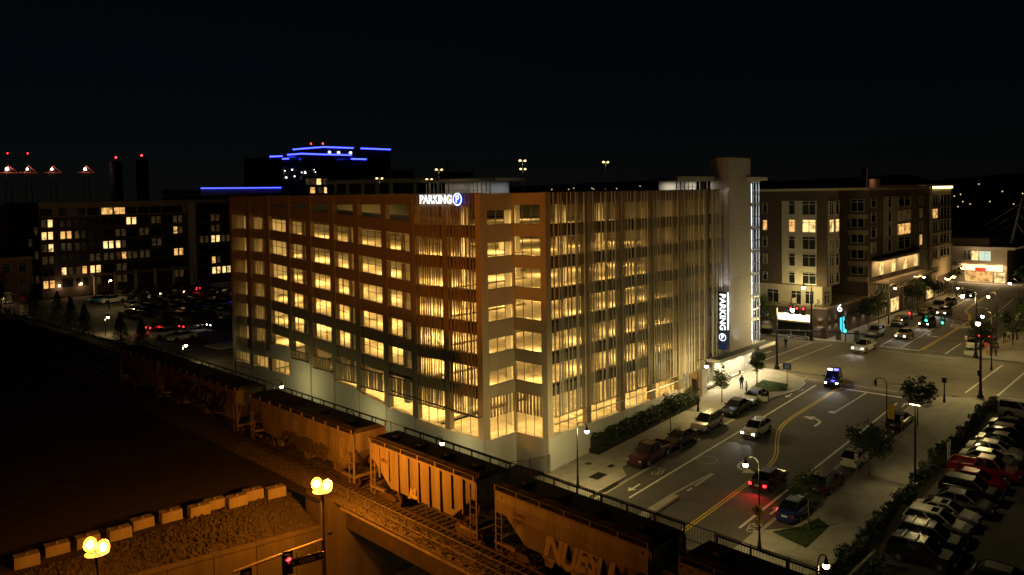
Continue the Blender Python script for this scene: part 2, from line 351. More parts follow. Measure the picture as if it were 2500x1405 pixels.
stripx('lane_line', 4.3, 46.0, -9.39, 0.22, whitepaint); stripx('lane_line', 4.6, 43.8, -19.72, 0.24, whitepaint)
path('lane_line', [(36.3, -15.2), (46, -15.55)], 0, 0.16, whitepaint)
stripy('stop_line', 46.25, -20.0, -12.2, 0.45); stripy('stop_line', 75.7, -13.2, -7.4, 0.45)
path('lane_line', [(75.9, -7.5), (100, -6.3), (131, -5.2), (166, -3.6)], 0, 0.17, whitepaint); path('lane_line', [(75.9, -10.4), (99, -9.4)], 0, 0.17, whitepaint)
path('lane_line', [(75.4, -16.8), (85.5, -16.5)], 0, 0.17, whitepaint); path('lane_line', [(112, -14.6), (147, -12.2)], 0, 0.17, whitepaint)
for y, x0, x1, wd in ((1.8, 52, 72.5, 0.2), (-1.35, 52, 72.5, 0.2), (3.85, 53, 62, 0.5), (-24.8, 52.4, 72, 0.22), (-28.0, 53, 72, 0.22)): stripx('crosswalk_line', x0, x1, y, wd, whitepaint, 0.02, cross)
for x, y0, y1 in ((48.3, -20, -7.5), (50.9, -20, -4), (72.4, -18.6, -8.4)): stripy('crosswalk_line', x, y0, y1, 0.14, parent=cross, dz=0.02)
def decal(name, polys, x, y, ang, m=whitepaint, sc=1.0, parent=road):
    b = MB(); c, s = math.cos(ang), math.sin(ang)
    for p in polys:
        q = [(x+(u*c-v*s)*sc, y+(u*s+v*c)*sc) for u, v in p]; b.quad([(u, v, gz(u)+0.018) for u, v in q])
    return b.build(name, m, parent)
def arc(cx, cy, r0, r1, a0, a1, n=8):
    P = []
    for i in range(n):
        t0 = a0+(a1-a0)*i/n; t1 = a0+(a1-a0)*(i+1)/n
        P.append([(cx+r0*math.cos(t0), cy+r0*math.sin(t0)), (cx+r1*math.cos(t0), cy+r1*math.sin(t0)), (cx+r1*math.cos(t1), cy+r1*math.sin(t1)), (cx+r0*math.cos(t1), cy+r0*math.sin(t1))])
    return P
turn = [[(-1.5, -0.95), (-0.4, -0.95), (-0.4, -0.7), (-1.5, -0.7)]]+arc(-0.4, 0.15, 0.85, 1.1, -math.pi/2, 0.05)+[[(0.1, 0.1), (1.15, 0.1), (0.62, 1.1)]]
straight = [[(-1.0, -0.1), (0.25, -0.1), (0.25, 0.1), (-1.0, 0.1)], [(0.2, -0.42), (1.0, 0), (0.2, 0.42)]]
bike = arc(-0.6, 0, 0.30, 0.38, 0, 6.283, 14)+arc(0.6, 0, 0.30, 0.38, 0, 6.283, 14)+[[(-0.6, 0), (-0.52, 0.02), (-0.2, 0.5), (-0.28, 0.5)], [(0.1, 0), (0.18, 0), (-0.2, 0.5), (-0.28, 0.5)], [(0.55, 0), (0.63, 0), (0.4, 0.62), (0.32, 0.62)], [(-0.25, 0.46), (0.4, 0.46), (0.4, 0.53), (-0.25, 0.53)]]
decal('turn_arrow', turn, 32.8, -14.2, 0, sc=1.2); decal('turn_arrow', turn, 16.4, -14.6, math.pi, sc=1.2)
decal('turn_arrow', turn, 90, -11.4, math.pi, sc=1.2); decal('straight_arrow', straight, 86.5, -9.0, math.pi, sc=1.4); decal('turn_arrow', turn, 128, -10.2, 0, sc=1.2)
decal('straight_arrow', straight, 6.4, -8.5, math.pi); decal('straight_arrow', straight, 9.3, -20.6, 0); decal('straight_arrow', straight, 40.2, -8.4, math.pi); decal('straight_arrow', straight, 43.6, -20.6, 0)
decal('bicycle_symbol', bike, 10.9, -8.25, math.pi, sc=0.95); decal('bicycle_symbol', bike, 5.4, -20.6, 0, sc=0.95); decal('bicycle_symbol', bike, 43.2, -8.4, math.pi, sc=0.95)
decal('survey_ring', arc(16.1, -10.6, 0.95, 1.0, 0, 6.28, 20), 0, 0, 0)
decal('survey_ring', arc(36.7, -14.95, 0.0, 0.42, 0, 6.28, 14), 0, 0, 0, m=mat('cover_pale', (0.55, 0.52, 0.45), 0.6))
tk = MB()
for i in range(22):
    for (xa, ya, xb, yb) in ((7.4, -12.05, 13.2, -12.55), (8.6, -12.75, 13.2, -12.75)):
        t = i/21; x = xa+(xb-xa)*t; y = ya+(yb-ya)*t
        if (xa > 8) and 3 < i < 6: continue
        tk.box((x-0.05, y-0.11, gz(x)), (x+0.05, y+0.11, gz(x)+0.03))
tk.build('raised_markers', whitepaint, road, kind='stuff')
md = MB(); md.hexa([(x, y, gz(x)+c) for c in (0, 0.18) for x, y in ((-16, -12.95), (6.9, -12.85), (6.9, -12.1), (-16, -12.0))])
md.build('traffic_median', kerbm, label='low concrete median strip emerging beside the train roof', cat='median')
stripx('gutter_strip', -8, 49, -7.05, 0.32, kerbm, 0.013); stripx('gutter_strip', -8, 46, -21.25, 0.3, kerbm, 0.013)
for nm, x0, x1, y0, y1 in (('storm_grate', 4.0, 6.3, -7.0, -6.2), ('storm_grate', 1.8, 3.6, -21.7, -20.9)):
    MB().hexa([(x, y, gz(x)+c) for c in (0.0, 0.03) for x, y in ((x0, y0), (x1, y0), (x1, y1), (x0, y1))]).build(nm, darkmetal, road)

# ---- railway
def tcx(y): return -18.025+0.0708*y-0.0003*y*y
def tdir(y): return -math.atan(0.0708-0.0006*y)
ZT = 5.59
emb = MB()
ys = [-0.6, 3.4, 8, 20, 35, 50, 70, 95, 125, 160, 200]
for y0, y1 in zip(ys[1:-1], ys[2:]):
    a0, a1 = tcx(y0)+9.2, tcx(y1)+9.2
    emb.quad([(-160, y0, 5.2), (a0, y0, 5.2), (a1, y1, 5.2), (-160, y1, 5.2)])
    emb.quad([(a0, y0, 5.2), (a0+1.2, y0, 2.2), (a1+1.2, y1, 2.2), (a1, y1, 5.2)])
emb.quad([(tcx(3.4)-4, -0.6, 5.2), (tcx(3.4)+9.2, -0.6, 5.2), (tcx(3.4)+9.2, 3.4, 5.2), (tcx(3.4)-4, 3.4, 5.2)])
emb.quad([(tcx(3.4)+9.2, -0.6, 5.2), (tcx(3.4)+10.2, -0.6, 2.0), (tcx(3.4)+10.2, 3.4, 2.2), (tcx(3.4)+9.2, 3.4, 5.2)])
emb.build('railway_embankment', soil, kind='structure')
def wtop(x): return 3.15+(-19-x)*0.09
sl_ = MB(); N = 56
for i in range(N):
    for j in range(6):
        P = []
        for a, b in ((i, j), (i+1, j), (i+1, j+1), (i, j+1)):
            x = -62+a*(-21.9+62)/N; t = b/6; y = -0.55+t*4.1
            random.seed(a*31+b*7); dz = random.uniform(-0.12, 0.12) if 0 < b < 6 else 0
            P.append((x, y, wtop(x)+(5.2-wtop(x))*t+dz))
        sl_.quad(P)
random.seed(5)
sl_.build('gravel_slope', gravel, kind='structure')
st = MB()
for i in range(2600):
    x = random.uniform(-44, -22); t = random.random(); y = -0.5+t*4.0; z = wtop(x)+(5.2-wtop(x))*t; r = random.uniform(0.05, 0.16)
    a = random.random()*6.28
    st.hexa([(x+r*math.cos(a+q*1.57)*(1 if k2 == 0 else 0.6), y+r*math.sin(a+q*1.57)*(1 if k2 == 0 else 0.6), z-0.06+k2*(r*1.1+0.05)) for k2 in (0, 1) for q in range(4)])
st.build('loose_stones', gravel, kind='stuff', label='rough loose stones covering the slope above the retaining wall', cat='stones')
rw = empty('retaining_wall', (-21, -0.6, gz(-21)), 'concrete panel retaining wall along the underpass street', 'wall')
x = -21.0
while x > -62:
    x1 = x-2.95; o = MB((-21, -0.6, gz(-21)))
    o.hexa([(x1, -0.95, gz(x1)-0.2), (x, -0.95, gz(x)-0.2), (x, -0.58, gz(x)-0.2), (x1, -0.58, gz(x1)-0.2), (x1, -0.95, wtop(x1)), (x, -0.95, wtop(x)), (x, -0.58, wtop(x)), (x1, -0.58, wtop(x1))])
    o.build('wall_panel', wallconc, rw)
    c = MB((-21, -0.6, gz(-21))); c.hexa([(x1, -1.02, wtop(x1)), (x+0.03, -1.02, wtop(x)), (x+0.03, -0.5, wtop(x)), (x1, -0.5, wtop(x1)), (x1, -1.02, wtop(x1)+0.14), (x+0.03, -1.02, wtop(x)+0.14), (x+0.03, -0.5, wtop(x)+0.14), (x1, -0.5, wtop(x1)+0.14)])
    c.build('coping', wallconc, rw); x = x1-0.05
MB().quad([(-62, -3.4, gz(-34)+0.1), (-21.5, -3.4, gz(-21)+0.1), (-21.5, -0.95, gz(-21)+0.1), (-62, -0.95, gz(-34)+0.1)]).build('pavement_underpass', sidewalkm, kind='structure')
# ballast, sleepers, rails: the near track carries the train, a second track lies beyond it
bal = MB(); yy = [i*3-30 for i in range(78)]
for y0, y1 in zip(yy[:-1], yy[1:]):
    for off in (0, 5.2):
        for (u0, z0), (u1, z1) in (((-3.0, 5.21), (-1.9, 5.42)), ((-1.9, 5.42), (1.9, 5.42)), ((1.9, 5.42), (3.0, 5.21 if off else 5.3))):
            bal.quad([(tcx(y0)+off+u0, y0, z0+off*0.001), (tcx(y0)+off+u1, y0, z1+off*0.001), (tcx(y1)+off+u1, y1, z1+off*0.001), (tcx(y1)+off+u0, y1, z0+off*0.001)])
track = bal.build('railway_track', ballastm, kind='structure')
slm = MB().box((-1.3, -0.12, 0), (1.3, 0.12, 0.13)).mesh('sleeper', tie)
for i in range(80):
    y = 17-i*0.58; o = obj('sleeper', slm, track, loc=(tcx(y), y, 5.36), rz=tdir(y))
for off in (-0.72, 0.72, 4.48, 5.92):
    r_ = MB(); yr = [i*6-48 for i in range(42)]
    for y0, y1 in zip(yr[:-1], yr[1:]):
        a, b = tcx(y0)+off, tcx(y1)+off
        r_.hexa([(a-0.04, y0, 5.40), (a+0.04, y0, 5.40), (b+0.04, y1, 5.40), (b-0.04, y1, 5.40), (a-0.04, y0, ZT), (a+0.04, y0, ZT), (b+0.04, y1, ZT), (b-0.04, y1, ZT)])
    r_.build('rail', rust, track)
stn = MB()
for i in range(5200):
    y = random.uniform(-26, 16); u = random.choice([random.uniform(-2.9, -0.85), random.uniform(-0.6, 0.6), random.uniform(-2.9, -0.85)]); x = tcx(y)+u
    z = 5.42 if abs(u) < 1.9 else 5.42-0.21*(abs(u)-1.9)/1.1; r = random.uniform(0.03, 0.07); a = random.random()*6.28
    stn.hexa([(x+r*math.cos(a+q*1.57)*(1-0.4*k2), y+r*math.sin(a+q*1.57)*(1-0.4*k2), z-0.03+k2*(r+0.04)) for k2 in (0, 1) for q in range(4)])
stn.build('ballast_stones', ballastm, track).__setitem__('kind', 'stuff')
galvd = mat('galvanised_old', (0.10, 0.095, 0.09), 0.6, 0.3, 0.2, 4)
# bridge over the street
br = empty('railway_bridge', (tcx(-12), -12, 0), 'railway girder bridge carrying the freight train over the street', 'bridge')
bo = (tcx(-12), -12, 0)
def along(y0, y1, u0, u1, z0, z1, mb):
    mb.hexa([(tcx(y0)+u0, y0, z0), (tcx(y0)+u1, y0, z0), (tcx(y1)+u1, y1, z0), (tcx(y1)+u0, y1, z0), (tcx(y0)+u0, y0, z1), (tcx(y0)+u1, y0, z1), (tcx(y1)+u1, y1, z1), (tcx(y1)+u0, y1, z1)]); return mb
bridgesteel = mat('bridge_concrete', (0.15, 0.14, 0.125), 0.8, 0, 0.18, 1.0, 0.1)
d_ = MB(bo)
for y0, y1 in ((-48, -36), (-36, -24), (-24, -12), (-12, -1.6)): along(y0, y1, -2.2, 8.4, 4.3, 5.18, d_)
d_.build('deck', bridgesteel, br)
y = -1.9
while y > -40:
    o = MB(bo); along(y-2.25, y, -2.75, -2.2, 4.72, 4.98, o); o.build('ledge', concrete if False else oldconc, br)
    o = MB(bo); along(y-2.2, y-0.06, -2.22, -2.05, 4.98, 5.36, o); o.build('ballast_curb', bridgesteel, br)
    y -= 2.3
o = MB(bo)
for y0, y1 in ((-48, -30), (-30, -14), (-14, -1.6)): along(y0, y1, -2.6, -2.3, 3.5, 4.72, o)
o.build('girder', mat('girder_steel', (0.05, 0.042, 0.035), 0.6, 0.4, 0.3, 1.5), br)
MB(bo).box((tcx(-2)-3.0, -2.4, gz(-20)-0.2), (tcx(-2)+9, -1.2, 4.72)).build('abutment', wallconc, br)
MB(bo).box((tcx(-2)-3.3, -1.2, 3.0), (tcx(-2)-2.2, 1.6, 5.5)).build('wing_block', wallconc, br)
ry = [-0.3-2.32*i for i in range(17)]
for y in ry:
    o = MB(bo); o.cyl((tcx(y)-2.55, y, 4.98), (tcx(y)-2.55, y, 6.32), 0.035, n=6); o.box((tcx(y)-2.68, y-0.1, 4.98), (tcx(y)-2.42, y+0.1, 5.06)); o.build('rail_post', galvd, br)
for z in (5.65, 6.3):
    o = MB(bo); o.tube([(tcx(y)-2.55, y, z) for y in ry], 0.03); o.build('hand_rail', galvd, br)
# fence along the far edge of the tracks
fn = empty('trackside_fence', (tcx(8)+9.0, 8, 5.2), 'dark mesh fence along the far edge of the tracks behind the train', 'fence'); fo = (tcx(8)+9.0, 8, 5.2)
fy = [46-2.4*i for i in range(37)]
for y in fy: MB(fo).cyl((tcx(y)+9.0, y, 5.0 if y > -1 else 5.1), (tcx(y)+9.0, y, 6.55), 0.035, n=6).build('fence_post', darkmetal, fn)
for z in (5.5, 6.5): MB(fo).tube([(tcx(y)+9.0, y, z) for y in fy], 0.03, 5).build('fence_rail', darkmetal, fn)
mesh_ = MB(fo)
for y0, y1 in zip(fy[:-1], fy[1:]):
    if y0 < 0.5:
        for k in range(12):
            t = y0+(y1-y0)*k/12; mesh_.cyl((tcx(t)+9.0, t, 5.15), (tcx(t)+9.0, t, 6.5), 0.012, n=4, caps=False)
mesh_.build('fence_pickets', darkmetal, fn)
# concrete blocks above the slope
bx_ = [(-23.1, 3.0), (-24.5, 3.7), (-25.9, 3.5), (-27.2, 4.2), (-28.5, 3.9), (-30.2, 4.5), (-32.0, 4.8), (-33.7, 4.2), (-35.5, 4.6), (-37.2, 4.9), (-39.0, 4.5)]
bkm = MB().hexa([(a*0.68*s, b*0.38*s, c) for c, s in ((0, 1.0), (0.72, 0.97)) for a, b in ((-1, -1), (1, -1), (1, 1), (-1, 1))])
bkm.cyl((0, -0.12, 0.72), (0, 0.12, 0.72), 0.09, n=8); bkme = bkm.mesh('concrete_block', oldconc)
for i, (x, y) in enumerate(bx_):
    obj('concrete_block', bkme, loc=(x, y, 5.17 if i % 3 else 5.12), rz=-0.13+random.uniform(-0.06, 0.06), label='rough concrete block, %s from the bridge in the row above the slope' % ORD[i], cat='concrete block', group='concrete blocks above the slope')
# ================================================================= the parking garage
G = empty('parking_garage', (0, 0, 0), 'large lit parking garage with slat screens behind the freight train', 'parking garage')
TOP = 27.02
RS = [24.0-3.1*k for k in range(6)]                 # sill heights, street side and right block
LS = [22.85-2.9*k for k in range(6)]                # sill heights, far left block
def ramp(k, y): t = (41.4-y)/(41.4-14.6); return (22.82-2.95*k)*(1-t)+(21.08-3.06*k)*t
def bx(name, a, b, m, p=None, sub=None): return MB().box(a, b).build(name, m, p if p is not None else G)
# --- railway side, plane x = 0
LP = [(50.3, 51.1), (45.9, 46.9), (41.42, 42.38), (36.82, 37.54), (32.31, 33.33), (27.68, 28.55), (23.12, 24.01), (18.29, 19.12), (13.68, 14.51), (8.89, 9.6)]
for y0, y1 in LP: bx('pillar', (0, y0, 3.0), (0.6, y1, TOP-0.01), panelgrey)
bays = [(LP[i+1][1], LP[i][0]) for i in range(len(LP)-1)]      # eight bays then
for j in (0, 1):                                      # far left block
    y0, y1 = bays[j]
    for k in range(6): bx('spandrel', (0.14, y0, LS[k]-1.15), (0.5, y1, LS[k]), panelgrey)
    bx('parapet', (0.14, y0, LS[0]+1.75), (0.5, y1, TOP-0.02), panelgrey)
rb = bays[2:8]                                        # six ramp bays
basez = [None, 7.25, 6.7, (5.3, 5.72), (4.4, 5.14), (3.97, 4.28)]
def slope(name, y0, y1, za, zb, h, m, x0=0.14, x1=0.5):   # za at y0, zb at y1: top edge; h thickness
    return MB().hexa([(x0, y0, za-h), (x1, y0, za-h), (x1, y1, zb-h), (x0, y1, zb-h), (x0, y0, za), (x1, y0, za), (x1, y1, zb), (x0, y1, zb)]).build(name, m, G)
for j, (y0, y1) in enumerate(rb):
    for k in range(5): slope('spandrel', y0, y1, ramp(k, y0), ramp(k, y1), 1.25, panelgrey)
    slope('spandrel', y0, y1, ramp(-1, y0)+0.08, ramp(-1, y1)+0.08, 1.25, panelgrey)
    bx('parapet', (0.14, y0, 26.0), (0.5, y1, TOP-0.02), panelgrey)
    for k in range(5):                                # posts and cables in the openings
        for f in (0.34, 0.67):
            y = y1+(y0-y1)*f; MB().box((0.22, y-0.035, ramp(k, y)), (0.29, y+0.035, ramp(k, y)+1.85)).build('window_post', metal, G)
        MB().tube([(0.25, y0, ramp(k, y0)+1.02), (0.25, y1, ramp(k, y1)+1.02)], 0.03, 5).build('guard_rail', metal, G)
    if j:                                             # lowest row: hanging slats under a rail
        rz0, rz1 = 8.35-0.15*j, 8.4-0.15*j
        MB().tube([(-0.08, y0, rz0), (-0.08, y1, rz1)], 0.06, 6).build('slat_rail', darkmetal, G)
        bt = [0, 7.25, 6.7, 6.05, 5.85, 5.75][j]
        n = 8
        for q in range(n):
            f0 = q/n+0.02; wd = 0.055 if q % 3 else 0.1
            ya = y1+(y0-y1)*f0; yb = y1+(y0-y1)*(f0+wd)
            MB().box((-0.16, yb, bt), (-0.06, ya, rz0)).build('slat', slatm, G)
        MB().box((-0.2, y0, bt-0.05), (0.0, y1, bt+0.06)).build('slat_sill', darkmetal, G)
# base wall panels under every bay
for j, (y0, y1) in enumerate(bays):
    lo, hi = y0-0.36, y1+0.36
    if j == 0: t0 = t1 = 5.15
    elif j == 1: t0 = t1 = 5.1
    elif j == 2: t0 = t1 = 5.0
    elif j == 8: t0, t1 = 3.64, 3.89
    else:
        z = basez[j-2]; t0, t1 = z if isinstance(z, tuple) else (z-0.25, z+0.2)
    MB().hexa([(-0.05, lo, -0.3), (0.55, lo, -0.3), (0.55, hi, -0.3), (-0.05, hi, -0.3), (-0.05, lo, t0), (0.55, lo, t0), (0.55, hi, t1), (-0.05, hi, t1)]).build('wall_panel', whitewall, G)
    if j in (0, 1, 2):
        zt = 6.6; MB().box((-0.05, lo, zt), (0.5, hi, LS[5]-0.9 if j < 2 else 8.45)).build('wall_panel', whitewall, G)
        for f in (0.34, 0.67):
            y = y1+(y0-y1)*f; MB().box((0.2, y-0.04, 5.0), (0.28, y+0.04, zt)).build('window_post', metal, G)
MB().hexa([(-0.05, 4.19, -0.3), (0.55, 4.19, -0.3), (0.55, 9.24, -0.3), (-0.05, 9.24, -0.3), (-0.05, 4.19, 3.42), (0.55, 4.19, 3.42), (0.55, 9.24, 3.63), (-0.05, 9.24, 3.63)]).build('wall_panel', whitewall, G)
MB().box((-0.05, 50.3, -0.3), (0.55, 51.1, 5.15)).build('wall_panel', whitewall, G)
for z in (4.9, 5.9): MB().tube([(-0.9, 51.6, z), (-0.9, 43, z-0.05)], 0.05, 5).build('pipe_rail', metal, G)
MB().tube([(-0.55, 17.2, 6.35), (-0.55, 4.4, 5.75)], 0.07, 6).build('pipe_rail', darkmetal, G)
for y in (17.2, 9.3, 4.4): MB().cyl((-0.6, y, 5.75+(y-4.4)*0.047), (0.05, y, 5.75+(y-4.4)*0.047), 0.05, n=6).build('pipe_bracket', darkmetal, G)
# right block of the railway side
for y0, y1 in ((9.6, 13.68), (4.95, 8.89)):
    for k in range(6): bx('spandrel', (0.14, y0, RS[k]-1.22), (0.5, y1, RS[k]), panelgrey)
    bx('parapet', (0.14, y0, RS[0]+1.87), (0.5, y1, TOP-0.02), panelgrey)
    for f in (0.34, 0.67):
        y = y1+(y0-y1)*f; MB().box((0.25, y-0.03, 3.6), (0.31, y+0.03, 7.2)).build('window_post', metal, G)
    L = y1-y0
    for a, b, mm in ((0.00, 0.07, slatm), (0.15, 0.21, slatm), (0.28, 0.34, slatm), (0.38, 0.60, screen), (0.63, 0.655, slatm), (0.715, 0.775, slatm), (0.85, 0.91, slatm), (0.965, 1.0, slatm)):
        ya, yb = y1-a*L, y1-b*L; n = max(1, round((ya-yb)/0.16)); m_ = MB()
        for q in range(n):
            p = ya+(yb-ya)*q/n; r = ya+(yb-ya)*(q+1)/n; mid = (p+r)/2
            m_.hexa([(-0.30, r, 5.52), (-0.26, r, 5.52), (-0.26, p, 5.52), (-0.30, p, 5.52), (-0.30, r, TOP), (-0.26, r, TOP), (-0.26, p, TOP), (-0.30, p, TOP)] if q % 2 == 0 else
                    [(-0.20, r, 5.52), (-0.16, r, 5.52), (-0.16, p, 5.52), (-0.20, p, 5.52), (-0.20, r, TOP), (-0.16, r, TOP), (-0.16, p, TOP), (-0.20, p, TOP)])
        m_.build('slat' if mm is slatm else 'screen_panel', mm, G)
    for k in range(7):
        z = (RS[k] if k < 6 else 5.7)-0.1; MB().box((-0.15, y0, z-0.08), (0.13, y1, z)).build('slat_rail', darkmetal, G)
# far left block screens: fine corrugated sheet, four sheets a bay
for y0, y1 in bays[:2]:
    L = y1-y0
    for q in range(6):
        ya, yb = y0+L*q/6+0.02, y0+L*(q+1)/6-0.02; m_ = MB(); n = 4
        for c in range(n):
            p = ya+(yb-ya)*c/n; r = ya+(yb-ya)*(c+1)/n; dx = 0.09 if c % 2 else 0
            m_.hexa([(-0.30+dx, p, 6.9), (-0.27+dx, p, 6.9), (-0.27+dx, r, 6.9), (-0.30+dx, r, 6.9), (-0.30+dx, p, TOP), (-0.27+dx, p, TOP), (-0.27+dx, r, TOP), (-0.30+dx, r, TOP)])
        m_.build('screen_panel', screenf, G)
# --- the notched corner
NX, NY = 4.55, 4.19
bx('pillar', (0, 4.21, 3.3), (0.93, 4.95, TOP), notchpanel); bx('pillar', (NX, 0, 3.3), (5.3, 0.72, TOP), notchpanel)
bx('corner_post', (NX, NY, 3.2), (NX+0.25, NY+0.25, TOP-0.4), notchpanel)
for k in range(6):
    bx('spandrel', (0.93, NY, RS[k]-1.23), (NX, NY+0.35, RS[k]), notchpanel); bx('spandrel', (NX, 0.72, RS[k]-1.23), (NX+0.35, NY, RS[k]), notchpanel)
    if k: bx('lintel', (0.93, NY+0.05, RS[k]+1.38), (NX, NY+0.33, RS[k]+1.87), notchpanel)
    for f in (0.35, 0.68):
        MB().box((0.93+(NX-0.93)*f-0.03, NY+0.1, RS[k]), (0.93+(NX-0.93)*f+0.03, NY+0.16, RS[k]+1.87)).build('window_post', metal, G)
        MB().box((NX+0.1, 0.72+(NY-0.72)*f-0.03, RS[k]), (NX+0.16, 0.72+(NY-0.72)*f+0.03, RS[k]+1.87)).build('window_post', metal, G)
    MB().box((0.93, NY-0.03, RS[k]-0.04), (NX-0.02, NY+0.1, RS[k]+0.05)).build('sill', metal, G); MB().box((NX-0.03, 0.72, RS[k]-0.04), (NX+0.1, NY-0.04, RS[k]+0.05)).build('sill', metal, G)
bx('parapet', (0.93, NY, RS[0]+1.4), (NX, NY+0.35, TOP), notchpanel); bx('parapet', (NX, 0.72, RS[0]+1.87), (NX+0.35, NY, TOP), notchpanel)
MB().box((0.93, NY, -0.3), (NX-0.01, NY+0.45, 3.26)).build('wall_panel', whitewall, G); MB().box((NX, 0.02, -0.3), (NX+0.45, NY, 3.26)).build('wall_panel', whitewall, G)
MB().box((-0.04, NY-0.02, -0.3), (0.93, NY+0.5, 3.42)).build('wall_panel', whitewall, G)
for f in (0.34, 0.67):
    MB().box((0.93+3.6*f-0.03, NY+0.15, 3.26), (0.93+3.6*f+0.03, NY+0.2, 7.2)).build('window_post', metal, G); MB().box((NX+0.15, 0.72+3.4*f-0.03, 3.26), (NX+0.2, 0.72+3.4*f+0.03, 7.2)).build('window_post', metal, G)
for q in range(8):
    MB().box((1.0+q*0.45, NY-0.02, 5.4), (1.2+q*0.45, NY+0.05, 7.4)).build('slat', slatm, G); MB().box((NX-0.02, 0.78+q*0.43, 5.3), (NX+0.05, 0.97+q*0.43, 7.4)).build('slat', slatm, G)
# --- street side, plane y = 0
RP = [(10.75, 11.43), (16.64, 17.56), (22.7, 23.63), (28.59, 29.52), (34.9, 36.1)]
for x0, x1 in RP: bx('pillar', (x0, 0, 3.2), (x1, 0.6, TOP-0.01), panelgrey)
rbays = [(5.3, 10.75), (11.43, 16.64), (17.56, 22.7), (23.63, 28.59), (29.52, 34.9), (36.1, 39.45)]
opens = [[(.057, .135), (.177, .2), (.32, .383), (.418, .49), (.532, .63), (.65, .674), (.85, .88)], [(.0, .02), (.24, .30), (.342, .425), (.445, .466), (.623, .664), (.705, .767)],
         [(0, .043), (.085, .154), (.214, .29), (.316, .333), (.52, .564), (.615, .675), (.726, .786)], [(.01, .1), (.34, .385), (.45, .505), (.56, .626), (.86, .89)],
         [(.13, .17), (.24, .285), (.36, .405), (.60, .63), (.80, .86)], [(.02, .05), (.30, .33), (.5, .54), (.62, .68)]]
for j, (x0, x1) in enumerate(rbays):
    L = x1-x0
    for k in range(6): bx('spandrel', (x0, 0.14, RS[k]-1.23), (x1, 0.5, RS[k]), panelgrey)
    bx('parapet', (x0, 0.14, RS[0]+1.87), (x1, 0.5, TOP-0.02), panelgrey)
    e = 0.0
    zb = 5.35 if j < 4 else (5.15 if j == 4 else 6.25)
    for a, b in opens[j]+[(1.0, 1.0)]:
        if a-e > 0.008:
            xa, xb = x0+e*L, x0+a*L; n = max(1, round((xb-xa)/0.14)); m_ = MB()
            for q in range(n):
                p = xa+(xb-xa)*q/n; r = xa+(xb-xa)*(q+1)/n; dy = 0.10 if q % 2 else 0.0
                m_.hexa([(p, -0.30+dy, zb), (r, -0.30+dy, zb), (r, -0.27+dy, zb), (p, -0.27+dy, zb), (p, -0.30+dy, TOP), (r, -0.30+dy, TOP), (r, -0.27+dy, TOP), (p, -0.27+dy, TOP)])
            m_.build('screen_panel', screen if (xb-xa) > 0.35 else slatm, G)
            MB().box((xa, -0.42, zb), (xa+0.05, -0.30, TOP)).build('fin', whitewall, G)
        e = b
    for k in range(6): MB().box((x0, -0.18, RS[k]-0.2), (x1, 0.13, RS[k]-0.12)).build('screen_rail', darkmetal, G)
    MB().box((x0, -0.34, zb-0.06), (x1, -0.1, zb+0.02)).build('screen_sill', panelgrey, G)
    if j < 4:
        for f in (0.25, 0.5, 0.75):
            x = x0+L*f; MB().box((x-0.03, 0.25, 3.4), (x+0.03, 0.31, 7.2)).build('window_post', metal, G)
        MB().tube([(x0-0.3, -0.5, 4.75), (x1+0.2, -0.5, 4.75)], 0.06, 5).build('pipe_rail', metal, G)
for x0, x1 in RP[:4]:                                 # corrugated strips over the pillars
    for q in range(2):
        a = x0+(x1-x0)*(0.08+0.5*q); MB().box((a, -0.36, 5.35), (a+0.22, -0.28, TOP)).build('fin', slatm, G)
xs = [NX, 11.1, 17.1, 23.2, 29.52]
for xa, xb in zip(xs[:-1], xs[1:]):
    MB().hexa([(xa+0.01, -0.05, gz(xa)-0.3), (xb-0.01, -0.05, gz(xb)-0.3), (xb-0.01, 0.5, gz(xb)-0.3), (xa+0.01, 0.5, gz(xa)-0.3), (xa+0.01, -0.05, 3.45), (xb-0.01, -0.05, 3.45), (xb-0.01, 0.5, 3.45), (xa+0.01, 0.5, 3.45)]).build('wall_panel', whitewall, G)
woodm = mat('wood_cladding', (0.42, 0.27, 0.14), 0.6, 0, 0.25, 3, streak=True)
dr = bx('glass_door', (29.6, 0.1, 1.5), (31.6, 0.16, 4.6), glass('door_glass', (0.5, 0.48, 0.4), 0.15))
for x in (29.6, 30.6, 31.6): MB().box((x-0.05, 0.06, 1.5), (x+0.05, 0.2, 4.7)).build('door_frame', metal, dr)
bx('wood_panel', (31.7, -0.05, 1.4), (34.0, 0.4, 6.2), woodm)
bx('wall_panel', (34.0, -0.1, 1.4), (35.2, 1.5, 6.25), whitewall)
